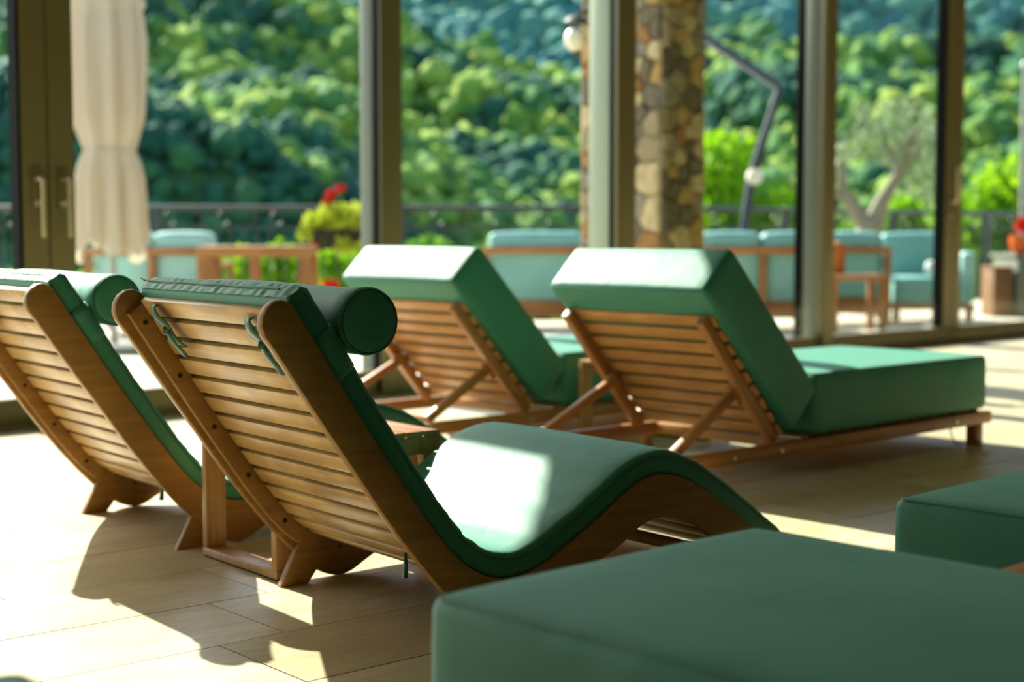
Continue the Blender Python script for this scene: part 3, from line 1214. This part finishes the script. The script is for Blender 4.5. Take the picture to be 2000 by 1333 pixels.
def pillar(loc, rz, L, W, Hh):
    root = box('pillar', (0, 0, -.1), (L, W, Hh), M['mortar'], kind='structure')
    root.location, root.rotation_euler = loc, (0, 0, rz)
    rs = np.random.RandomState(4)
    faces = [((0, 0), (1, 0), (0, -1), L, True), ((0, W), (0, -1), (-1, 0), W, True), ((L, 0), (0, 1), (1, 0), W, False), ((L, W), (-1, 0), (0, 1), L, False)]
    rest_ = new_bm()
    for org, du, dn, wd, vis in faces:
        cells, pts = voronoi_cells(wd, Hh, int(wd * Hh / .0155), rs)
        for P, c in zip(cells, pts):
            if len(P) < 3:
                continue
            pr = .012 + rs.rand() * .035
            rows = []
            for shrink, h in ((.005, -.02), (.005, pr * .55), (.020, pr)):
                row = []
                for x, z in P:
                    d_ = math.hypot(x - c[0], z - c[1]) + 1e-6
                    f = max(.2, 1 - shrink / d_)
                    xx, zz = c[0] + (x - c[0]) * f, c[1] + (z - c[1]) * f
                    # let edge stones wrap the corner a little
                    if shrink < .02:
                        xx = xx + (.012 if x > wd - 1e-4 else 0) - (.012 if x < 1e-4 else 0)
                    row.append((org[0] + du[0] * xx + dn[0] * h, org[1] + du[1] * xx + dn[1] * h, zz))
                rows.append(row)
            bm = new_bm() if vis else rest_
            rv = [[bm.verts.new(p) for p in row] for row in rows]
            for a, b_ in zip(rv, rv[1:]):
                for k in range(len(a)):
                    bm.faces.new((a[k], a[(k + 1) % len(a)], b_[(k + 1) % len(a)], b_[k]))
            bm.faces.new(rv[-1])
            if vis:
                obj('stone', finish(bm, 'stone', M['stone']), root)
    obj('stones', finish(rest_, 'stones', M['stone']), root, kind='stuff')
    return root


# local x = DIR, local y = OUT; the corner nearest the camera is at local (0,0)
pil = pillar((.985, 9.95, 0), WALL_RZ, .40, .72, 3.4)

# lantern on the pillar's left face
lx = wpt(0, 0)
lan_base = Vector((.985, 9.95, 0)) + OUT * .50 - DIR * .03
lan = thing('wall_lantern', 'white globe lantern on a dark bracket, fixed to the stone pillar', 'lamp', (lan_base.x, lan_base.y, 2.28), WALL_RZ)
tube('bracket', [(.0, 0, -.06), (-.04, 0, .03), (-.20, 0, .06), (-.27, 0, .02)], .016, M['iron'], lan)
lathe('cap', [(.01, .06), (.05, .045), (.085, .01), (.075, .0)], M['iron'], lan, 16, loc=(-.27, 0, -.03))
lathe('globe', [(.02, -.085), (.055, -.065), (.078, -.025), (.078, .02), (.05, .06), (.03, .07)], M['globe'], lan, 20, loc=(-.27, 0, -.13))
lathe('finial', [(.004, -.05), (.022, -.02), (.03, .0)], M['iron'], lan, 12, loc=(-.27, 0, -.215))


# ------------------------------------------------------------------ outdoor furniture
def terrace_sofa(loc, rz, label, W, n, facing_in=True, Hh=.735, pale=False, posts=None):
    """back side faces local -y"""
    root = thing('terrace_sofa', label, 'sofa', loc, rz, 'wooden terrace sofas with turquoise cushions')
    D = .72
    box('back_rail', (0, 0, Hh - .065), (W, .05, Hh), M['teak'], root, .004)
    box('back_rail', (0, 0, .10), (W, .05, .17), M['teak'], root, .004)
    for k in range(n + 1):
        x = (W - .06) * k / n
        box('post', (x, 0, 0), (x + .06, .05, Hh - .065), M['teak_leg'], root, .004)
    for x in (0, W - .06):
        box('front_post', (x, D - .06, 0), (x + .06, D, .56), M['teak_leg'], root, .004)
        box('arm', (x - .005, .05, .56), (x + .065, D, .60), M['teak'], root, .004)
    box('seat_frame', (.06, .05, .16), (W - .06, D - .02, .24), M['teak'], root, .004)
    cw = (W - .12) / n
    for k in range(n):
        x = .06 + cw * (k + .5)
        puffy('back_cushion', cw - .02, .19, .54, M['turq_pale'] if pale else M['turq'], root, r=.045, dome=.02, side=.02, nx=6, ny=4, loc=(x, .155, .585), rot=(0, 0, 0))
        puffy('seat_cushion', cw - .02, D - .10, .17, M['turq'], root, r=.04, dome=.02, side=.01, nx=6, ny=6, loc=(x, .385, .325))
    return root


terrace_sofa((-3.62, 12.7, 0), math.radians(0), 'pale turquoise terrace sofa seen from behind, under the folded cream umbrella', 1.14, 2, pale=True)
terrace_sofa((-.26, 13.5, 0), math.radians(4), 'turquoise terrace sofa showing between the two raised green lounger backs', .98, 1)
terrace_sofa((1.62, 13.3, 0), math.radians(2), 'turquoise terrace sofa just right of the stone pillar', 1.22, 2)
terrace_sofa((2.90, 14.1, 0), math.radians(0), 'turquoise terrace sofa under the olive tree', .66, 1)


def wood_table(loc, rz, label, L, W, Hh, tt=.08, lg=.07):
    root = thing('terrace_table', label, 'table', loc, rz, 'wooden terrace tables')
    box('table_top', (0, 0, Hh - tt), (L, W, Hh), M['teak'], root, .005)
    for x in (0, L - lg):
        for y in (0, W - lg):
            box('leg', (x, y, 0), (x + lg, y + lg, Hh - tt), M['teak_leg'], root, .004)
    return root


wt = wood_table((-2.52, 12.0, 0), math.radians(1), 'high wooden terrace table in front of the iron railing', .90, .62, .752, .085, .085)
box('leg', (.42, 0, 0), (.50, .08, .667), M['teak_leg'], wt, .004)
wood_table((2.72, 12.75, 0), 0, 'low wooden terrace table seen through the glass door on the right', .47, .5, .50, .045, .055)


def armchair(loc, rz, label, W=.80):
    """front faces local -y"""
    root = thing('terrace_armchair', label, 'chair', loc, rz)
    D = .78
    puffy('seat_cushion', W - .04, D - .1, .26, M['turq'], root, r=.05, dome=.02, side=.01, nx=6, ny=6, loc=(W / 2, D / 2 - .04, .30))
    puffy('back_cushion', W - .06, .20, .50, M['turq'], root, r=.05, dome=.02, side=.02, nx=6, ny=4, loc=(W / 2, D - .16, .60))
    puffy('armrest', .14, D - .12, .48, M['turq_pale'], root, r=.04, dome=.01, side=.01, nx=4, ny=6, loc=(W - .04, D / 2 + .02, .43))
    box('frame', (.0, .0, .12), (W, D, .175), M['teak'], root, .005)
    box('back_rail', (0, D - .04, .70), (W, D, .77), M['teak'], root, .004)
    for x in (0.02, W - .08):
        for y in (.02, D - .07):
            box('leg', (x, y, 0), (x + .06, y + .05, .12), M['teak_leg'], root, .004)
        box('post', (x, D - .04, .175), (x + .06, D, .70), M['teak_leg'], root, .004)
    return root


armchair((3.64, 14.35, 0), math.radians(0), 'turquoise armchair with pale armrest beyond the right-hand glass door')
pw = puffy('cushion', .15, .10, .12, M['white_fabric'], r=.03, dome=.02, side=.01, nx=4, ny=4, loc=(4.08, 14.52, .512))
tag(pw, 'small white cushion lying on the seat of the turquoise armchair', 'cushion')
po = puffy('cushion', .11, .12, .26, M['orange'], r=.03, dome=.02, side=.01, nx=4, ny=4, loc=(2.84, 13.1, .635))
tag(po, 'orange cushion standing on the low terrace table', 'cushion')

ct = thing('bar_counter', 'grey bar counter standing at the right edge of the terrace', 'counter', (5.25, 15.6, 0), 0)
box('body', (0, 0, 0), (1.6, .8, .60), M['counter'], ct, .01)
box('top', (-.03, -.03, .60), (1.63, .83, .64), M['counter'], ct, .005)
bb = thing('storage_box', 'brown wooden storage box beside the grey bar counter', 'box', (4.99, 15.55, 0), 0)
box('body', (0, 0, 0), (.20, .4, .48), M['brown_box'], bb, .006)
box('lid', (-.01, -.01, .48), (.21, .41, .51), M['brown_box'], bb, .006)


def leaf_cloud(name, m, parent, centres, n, size, seed, kind='stuff', flat=.5):
    rs = np.random.RandomState(seed)
    C_ = np.array([c[:3] for c in centres])
    Rr = np.array([c[3] for c in centres])
    w_ = Rr ** 2 / (Rr ** 2).sum()
    ids = rs.choice(len(C_), n, p=w_)
    d_ = rs.normal(size=(n, 3))
    d_ /= np.linalg.norm(d_, axis=1)[:, None]
    rad = Rr[ids][:, None] * (rs.rand(n, 1) ** .4)
    ctr = C_[ids] + d_ * rad
    u = rs.normal(size=(n, 3))
    u /= np.linalg.norm(u, axis=1)[:, None]
    v = np.cross(u, rs.normal(size=(n, 3)))
    v /= np.linalg.norm(v, axis=1)[:, None]
    sz = size * (.6 + .8 * rs.rand(n, 1))
    a = ctr - u * sz
    b_ = ctr + v * sz * flat
    c = ctr + u * sz
    e = ctr - v * sz * flat
    V_ = np.stack([a, b_, c, e], 1).reshape(-1, 3)
    F_ = np.arange(4 * n).reshape(-1, 4)
    me = bpy.data.meshes.new(name)
    me.from_pydata(V_.tolist(), [], F_.tolist())
    me.materials.append(m)
    return obj(name, me, parent, kind=kind)


pot = thing('flower_pot', 'orange pot with a reddish plant on the grey bar counter', 'pot', (5.32, 15.75, .64), 0)
lathe('pot', [(.05, 0), (.085, .03), (.105, .12), (.10, .19), (.085, .19), (.02, .12)], M['pot'], pot, 20)
leaf_cloud('foliage', M['petal'], pot, [(.03, 0, .30, .09)], 160, .03, 2)

# wood grain pole at the far right
pol = thing('umbrella_pole', 'grey upright pole at the right edge, beyond the glass doors', 'pole', (5.73, 16.9, 0), 0)
tube('pole', [(0, 0, .05), (0, 0, 2.72)], .035, M['alu_light'], pol, 12)
box('base', (-.3, -.3, -.015), (.3, .3, .05), M['counter'], pol, .01)
lathe('cap', [(.05, 2.7), (.055, 2.74), (.02, 2.78)], M['alu_light'], pol, 12)

# folded cream umbrella
um = thing('folded_umbrella', 'folded cream canvas umbrella standing outside on the left', 'umbrella', (-2.925, 11.0, 0), 0)
tube('pole', [(0, 0, .03), (0, 0, 2.95)], .028, M['alu_light'], um, 12)
box('base', (-.33, -.33, -.015), (.33, .33, .05), M['counter'], um, .01)
rs = np.random.RandomState(5)
hs = [.74, .82, .95, 1.10, 1.25, 1.36, 1.46, 1.55, 1.70, 2.0, 2.25, 2.42, 2.46, 2.50, 2.56, 2.62, 2.9]
rd = [.248, .238, .232, .228, .226, .210, .180, .200, .230, .232, .236, .215, .205, .225, .215, .10, .03]
bm = new_bm()
rings = []
nn = 72
for h, r_ in zip(hs, rd):
    rg = []
    for k in range(nn):
        a = 2 * PI * k / nn
        fold = 1 + .17 * math.sin(9 * a + .5 * h) + .07 * math.sin(17 * a + 2 * h) + .05 * math.sin(4 * a + 3 * h)
        fold = 1 + (fold - 1) * min(1, .4 + abs(h - 1.46) * 3)
        dz = .07 * math.sin(3 * a + 1.2) + .05 * math.sin(5 * a) if h < .8 else 0
        rr_ = r_ * fold
        rg.append(bm.verts.new((rr_ * math.cos(a), rr_ * math.sin(a) * .85, h + dz)))
    rings.append(rg)
for a, b_ in zip(rings, rings[1:]):
    for k in range(nn):
        bm.faces.new((a[k], a[(k + 1) % nn], b_[(k + 1) % nn], b_[k]))
bm.faces.new(rings[-1])
cn = obj('canopy', finish(bm, 'canopy', M['canvas'], True, 70), um)
tube('strap', [(.165 * math.cos(a), .15 * math.sin(a), 1.46) for a in np.linspace(0, 2 * PI, 25)], .012, M['canvas'], cn, 6)

# cantilever umbrella arm behind the pillar
cu_ = thing('cantilever_umbrella', 'dark grey bent arm of a cantilever umbrella beside the stone pillar', 'umbrella', (1.93, 14.9, 0), 0)


pts = [Vector((.15, 0, .03)), Vector((0.369, 0, 0.885)), Vector((0.440, 0, 1.419)), Vector((0.582, 0, 1.877)), Vector((0.704, 0, 2.269))]
tube('mast', pts, [.055, .052, .05, .042, .038], M['alu_dark'], cu_, 12)
tube('arm', [Vector((0.714, 0, 2.258)), Vector((0.653, 0, 2.340)), Vector((-0.048, 0, 2.792)), Vector((-0.964, 0, 3.377))], [.035, .036, .034, .034], M['alu_dark'], cu_, 12)
ar_ = tube('inner_tube', [Vector((0.653, 0, 2.279)) + Vector((0, -.02, 0)), Vector((-0.048, 0, 2.736)) + Vector((0, -.02, 0))], .018, M['alu_light'], cu_, 8)
lathe('crank_knob', [(.02, -.06), (.075, -.05), (.08, .04), (.03, .06)], M['globe'], cu_, 16, axis='Y', loc=Vector((0.455, 0, 1.409)) + Vector((0, -.09, 0)))
box('base', (-.25, -.45, -.015), (.55, .45, .06), M['counter'], cu_, .01)
lathe('hub', [(.05, -.15), (.06, .0), (.03, .1)], M['alu_dark'], cu_, 12, loc=Vector((-0.964, 0, 3.377)))


# ------------------------------------------------------------------ iron railing
def railing(p0, p1, label, Hh=1.10, sect=2.1):
    p0, p1 = Vector(p0), Vector(p1)
    L = (p1 - p0).length
    rz = math.atan2(p1.y - p0.y, p1.x - p0.x)
    root = thing('iron_railing', label, 'railing', p0, rz, 'wrought iron railings round the terrace')
    tube('handrail', [(0, 0, Hh), (L, 0, Hh)], .028, M['iron'], root, 8)
    tube('rail', [(0, 0, Hh - .19), (L, 0, Hh - .19)], .012, M['iron'], root, 6)
    tube('rail', [(0, 0, .10), (L, 0, .10)], .012, M['iron'], root, 6)
    n = int(L / sect)
    for k in range(n + 1):
        x = L * k / n
        box('post', (x - .035, -.035, -.02), (x + .035, .035, Hh - .02), M['iron'], root, .003)
    bm = new_bm()
    add_tube(bm, [(0, 0, .10), (0, 0, Hh - .19)], .009, 6)
    bme = finish(bm, 'baluster', M['iron'], True, 60)
    bm = new_bm()
    add_tube(bm, [(.062 * math.cos(a), 0, .062 * math.sin(a)) for a in np.linspace(.3, 2 * PI - .6, 14)], .008, 5)
    sme = finish(bm, 'scroll', M['iron'], True, 60)
    k = 0
    x = .13
    while x < L - .05:
        obj('baluster', bme, root, (x, 0, 0))
        if k % 2 == 0:
            o = obj('scroll', sme, root, (x + .065, 0, Hh - .10))
            if (k // 2) % 2:
                o.rotation_euler = (0, 0, PI)
        x += .13
        k += 1
    return root


railing((-8.2, 14.6, -.0), (1.30, 14.65, 0), 'dark wrought iron railing with scrolls behind the sofas on the left')
railing((1.38, 14.72, 0), (9.2, 22.3, 0), 'iron railing receding behind the olive tree on the right')

# flower basket on the railing
fb = thing('flower_basket', 'basket of lime green plants with red geraniums on the iron railing', 'plant', (-1.60, 14.42, .70), 0)
for x in (-.2, .25):
    tube('hook', [(x, .095, .05), (x, .13, .38), (x, .18, .433)], .008, M['iron'], fb, 6)
bm = new_bm()
add_box(bm, (-.30, -.10, 0), (.34, .10, .20), .03)
obj('basket', finish(bm, 'basket', M['basket'], True), fb)
leaf_cloud('foliage', M['leaf_yellow'], fb, [(-.28, 0, .24, .13), (-.12, 0, .30, .16), (.05, 0, .30, .17), (.22, 0, .28, .15), (-.38, 0, .16, .09), (.0, -.08, .05, .10), (.2, -.08, .02, .1)], 1500, .035, 3)
leaf_cloud('blossom', M['petal'], fb, [(-.12, 0, .52, .05), (-.04, 0, .58, .05), (-.16, 0, .46, .05), (-.28, -.1, .02, .05), (-.17, -.12, -.36, .07), (-.10, -.12, -.34, .05)], 420, .025, 4)
for a, b_ in (((-.05, 0, .3), (-.12, 0, .52)), ((0, 0, .3), (-.04, 0, .58)), ((-.2, -.1, .1), (-.17, -.12, -.34))):
    tube('stem', [a, b_], .006, M['leaf_green'], fb, 5)


# ------------------------------------------------------------------ plants beyond
def bush(name, loc, centres, n, size, m, label, cat='bush', seed=1, trunk=None, group=None):
    root = thing(name, label, cat, loc, 0, group)
    leaf_cloud('foliage', m, root, centres, n, size, seed)
    bm = new_bm()
    if trunk is None:
        trunk = [[(0, 0, -.3), (c[0] * .5, c[1] * .5, c[2] * .6), (c[0], c[1], c[2])] for c in centres[:5]]
    for tr_ in trunk:
        add_tube(bm, tr_, [.07, .05, .02][:len(tr_)] if len(tr_) <= 3 else .05, 6)
    obj('stem', finish(bm, 'stem', M['bark_dark'], True, 60), root)
    return root


# hedge of lime shrubs just beyond the left railing: each shrub is its own
for i, (x, hh_) in enumerate(((-6.4, .45), (-5.3, .5), (-4.3, .55), (-3.35, .75), (-2.55, .80), (-1.75, .75), (-.95, .6), (-.1, .5), (.7, .6))):
    bush('lime_shrub', (x, 15.6 + .5 * (i % 2), -.35), [(0, 0, hh_ * .9, .36), (.2, 0, hh_ * 1.15, .22), (-.2, 0, hh_ * 1.1, .22), (0, 0, .3, .36)], 900, .07, M['leaf_lime'],
         'one of the bright lime green shrubs seen through the iron railing on the left', 'bush', 20 + i, group='lime shrubs behind the railing')

bush('lime_tree', (3.4, 25, -3.0), [(0, 0, 4.1, .9), (.9, 0, 3.9, .8), (-.6, 0, 3.3, .8), (.2, .5, 5.0, .6), (1.2, 0, 3.0, .9), (.3, 0, 2.4, 1.1), (-.3, 0, 4.8, .4)], 5200, .11, M['leaf_lime'],
     'bright lime leafed tree between the stone pillar and the dark grey umbrella arm', 'tree', 41)
bush('lime_tree', (6.9, 26.5, -3.0), [(0, 0, 3.0, .8), (-.7, 0, 3.5, .6), (.6, 0, 3.3, .7), (0, .4, 4.0, .5)], 3000, .11, M['leaf_lime'],
     'lime leafed tree directly behind the olive tree', 'tree', 42)
bush('lime_tree', (9.3, 28, -3.0), [(0, 0, 4.4, .9), (-.9, 0, 3.8, .8), (.8, 0, 4.6, .8), (0, .4, 3.2, 1.0), (-1.2, 0, 3.0, .6)], 4200, .12, M['leaf_lime'],
     'lime leafed tree at the right edge beyond the terrace', 'tree', 43)
for i, x in enumerate((-1.3, .1, 1.5, 2.9)):
    bush('dark_shrub', (x, 17.5 + .9 * (i % 2), -1.0), [(0, 0, 1.35, .42), (.33, 0, 1.5, .33), (-.33, 0, 1.45, .33), (.0, 0, .8, .45)], 1500, .09, M['leaf_green'],
         'one of the mid green shrubs behind the railing at the centre', 'bush', 60 + i, group='green shrubs behind the railing')

# olive tree
ol = thing('olive_tree', 'old olive tree with pale forked trunk and grey green leaves on the terrace', 'tree', (3.85, 16.2, 0), 0)
bm = new_bm()
add_tube(bm, [(0, 0, -.01), (-.02, 0, .5), (0, 0, .9), (.02, 0, 1.0)], [.17, .14, .15, .12], 10)
add_tube(bm, [(0, 0, .85), (-.15, 0, 1.10), (-.30, 0, 1.35), (-.32, 0, 1.70)], [.11, .08, .06, .03], 8)
add_tube(bm, [(-.1, 0, 1.05), (-.36, 0, 1.28), (-.5, 0, 1.42)], [.05, .035, .015], 6)
add_tube(bm, [(.02, 0, .9), (.13, 0, 1.20), (.28, 0, 1.45), (.38, 0, 1.75), (.52, 0, 2.0)], [.12, .08, .06, .05, .02], 8)
add_tube(bm, [(.3, 0, 1.5), (.2, .1, 1.8), (.1, .1, 2.1)], [.05, .03, .012], 6)
add_tube(bm, [(.32, 0, 1.5), (.5, .1, 1.65), (.62, .1, 1.85)], [.045, .03, .012], 6)
obj('trunk', finish(bm, 'trunk', M['bark'], True, 60), ol)
leaf_cloud('foliage', M['leaf_olive'], ol, [(.1, .1, 2.05, .26), (.4, 0, 2.05, .30), (.62, .1, 1.85, .28), (.5, .1, 1.5, .26), (-.05, .1, 2.15, .14), (.25, 0, 1.75, .24),
                                           (-.32, 0, 1.72, .16), (.68, 0, 1.3, .22), (-.42, 0, 1.36, .12), (-.1, .1, 1.85, .2), (-.55, .05, 1.6, .12), (.8, .05, 1.6, .2)], 2500, .036, 9, flat=.3)

# ------------------------------------------------------------------ wooded hillside across the valley
# height of the near hill's crest along x, in metres
RIDGE = [(-336.9, 58.4), (-112.3, 48.0), (-56.1, 43.2), (-27.3, 34.4), (-17.6, 30.2), (-3.2, 26.7), (11.6, 20.9), (18.4, 23.9), (29.7, 29.1), (37.7, 29.4), (46.5, 27.0), (56.1, 27.0), (67.4, 25.7), (77.0, 26.3), (88.2, 27.9), (304.8, 29.5)]
RX = [p_[0] for p_ in RIDGE]
RZ = [p_[1] for p_ in RIDGE]
YR = 235.0


def smooth_noise(x, y, s):
    return (np.sin(x / s * 1.3 + 1.1 + 1.7 * np.sin(y / s * .8)) + np.sin(y / s * 1.1 + 2.3 + 1.3 * np.sin(x / s * .9 + .7)) + .6 * np.sin((x + y) / s * 2.1)) / 2.6


def h_near(x, y):
    y = np.asarray(y, float)
    x = np.asarray(x, float)
    top = np.interp(x, RX, RZ)
    t_ = np.clip((y - 70) / (YR - 70), 0, 1)
    base = -9 + (top + 9) * (t_ ** 1.12)
    base = np.where(y < 70, -9 + (70 - y) * .03, base)
    left = 1 / (1 + np.exp((x / np.maximum(y, 1) + .08) * 40))
    cliff = 9 * left * np.clip((y - 78) / 9, 0, 1) * np.clip((150 - y) / 60, 0, 1)
    base = base + cliff
    gul = 10.0 * smooth_noise(x * 1.0 + y * .35, y * .7, 16) * np.sin(np.clip(t_, 0, 1) * PI) ** .7
    drop = np.where(y > YR, (y - YR) * .55, 0)
    return base + gul - drop


def h_far(x, y):
    t_ = np.clip((np.asarray(y, float) - 260) / 330, 0, 1.3)
    return -6 + 150 * t_ + 12 * smooth_noise(x, y * .6, 55)


def terrain(name, hf, x_of, y0, y1, nx, ny):
    V_, F_ = [], []
    for j in range(ny + 1):
        y = y0 + (y1 - y0) * j / ny
        hw_ = x_of(y)
        for i in range(nx + 1):
            x = -hw_ + 2 * hw_ * i / nx
            V_.append((x, y, float(hf(x, y))))
    for j in range(ny):
        for i in range(nx):
            a = j * (nx + 1) + i
            F_.append((a, a + 1, a + nx + 2, a + nx + 1))
    me = bpy.data.meshes.new(name)
    me.from_pydata(V_, [], F_)
    me.materials.append(M['ground'])
    return obj(name, me, kind='structure')


terrain('hill', h_near, lambda y: 40 + .62 * y, 18, 300, 60, 70)
terrain('mountain', h_far, lambda y: 60 + .62 * y, 255, 700, 40, 40)


def crowns(name, hf, y0, y1, spread, spacing, rmin, rmax, m, seed, sub=2, pick=None):
    sel = []
    rs = np.random.RandomState(seed)
    bm = new_bm()
    bmesh.ops.create_icosphere(bm, subdivisions=sub, radius=1)
    bm.verts.ensure_lookup_table()
    base = np.array([v.co[:] for v in bm.verts])
    tri = np.array([[v.index for v in f.verts] for f in bm.faces])
    bm.free()
    keep = base[:, 2] > -2
    V_, F_ = [], []
    off = 0
    y = y0
    variants = []
    for q in range(12):
        f = rs.normal(size=(7, 3))
        ph = rs.rand(7) * 6
        d_ = sum(np.sin(base @ (f[k] * (2.0 + 1.5 * k)) + ph[k]) * .2 / (1 + .25 * k) for k in range(7))
        variants.append(base * (1 + d_)[:, None])
    while y < y1:
        sp = spacing * y
        x = -(spread * y + 14)
        while x < spread * y + 14:
            px, py = x + rs.uniform(-.5, .5) * sp, y + rs.uniform(-.5, .5) * sp
            r = rs.uniform(rmin, rmax) * (.8 + .5 * rs.rand()) * y
            z = float(hf(px, py)) + r * rs.uniform(.2, .75)
            vv = variants[rs.randint(12)]
            a = rs.rand() * 2 * PI
            sel.append(1 if pick is not None and pick(px, py, z) else 0)
            ca, sa = math.cos(a), math.sin(a)
            P = np.column_stack([vv[:, 0] * ca - vv[:, 1] * sa, vv[:, 0] * sa + vv[:, 1] * ca, vv[:, 2] * rs.uniform(.8, 1.25)]) * r + (px, py, z)
            V_.append(P)
            F_.append(tri + off)
            off += len(base)
            x += sp
        y += sp * .85
    V_ = np.concatenate(V_)
    F_ = np.concatenate(F_)
    me = bpy.data.meshes.new(name)
    me.vertices.add(len(V_))
    me.vertices.foreach_set('co', V_.ravel())
    me.loops.add(F_.size)
    me.loops.foreach_set('vertex_index', F_.ravel().astype(np.int32))
    me.polygons.add(len(F_))
    me.polygons.foreach_set('loop_start', np.arange(0, F_.size, 3, dtype=np.int32))
    me.update(calc_edges=True)
    me.polygons.foreach_set('use_smooth', np.ones(len(F_), dtype=bool))
    for mm in (m if isinstance(m, (list, tuple)) else [m]):
        me.materials.append(mm)
    me.polygons.foreach_set('material_index', np.repeat(np.array(sel, dtype=np.int32), len(tri)))
    o = obj(name, me, kind='stuff')
    print(name, len(F_))
    return o




def shade_crowns(x, y, z):
    # hillside shade painted by crown colour: low left slope and slanted bands
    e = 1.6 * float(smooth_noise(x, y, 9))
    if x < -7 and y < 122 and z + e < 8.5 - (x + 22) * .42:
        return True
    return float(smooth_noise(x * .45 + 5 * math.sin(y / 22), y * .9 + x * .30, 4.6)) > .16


c1_ = crowns('forest', h_near, 76, 252, .40, .0125, .0042, .0112, [M['crown_near'], M['crown_shade']], 5, 2, shade_crowns)
c1_['label'] = 'sunlit yellow green forest with painted shade bands covering the hillside across the valley'
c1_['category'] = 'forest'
c2_ = crowns('forest', h_far, 300, 640, .40, .014, .0065, .012, M['crown_haze'], 6, 2)
c2_['label'] = 'darker forest with a blue green haze tint on the higher mountain behind the ridge'
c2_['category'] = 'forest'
c3_ = crowns('treetops', h_near, 24, 66, .45, .05, .022, .04, M['crown_near'], 8, 2)
c3_['label'] = 'green treetops in the valley just below the terrace'
c3_['category'] = 'trees'
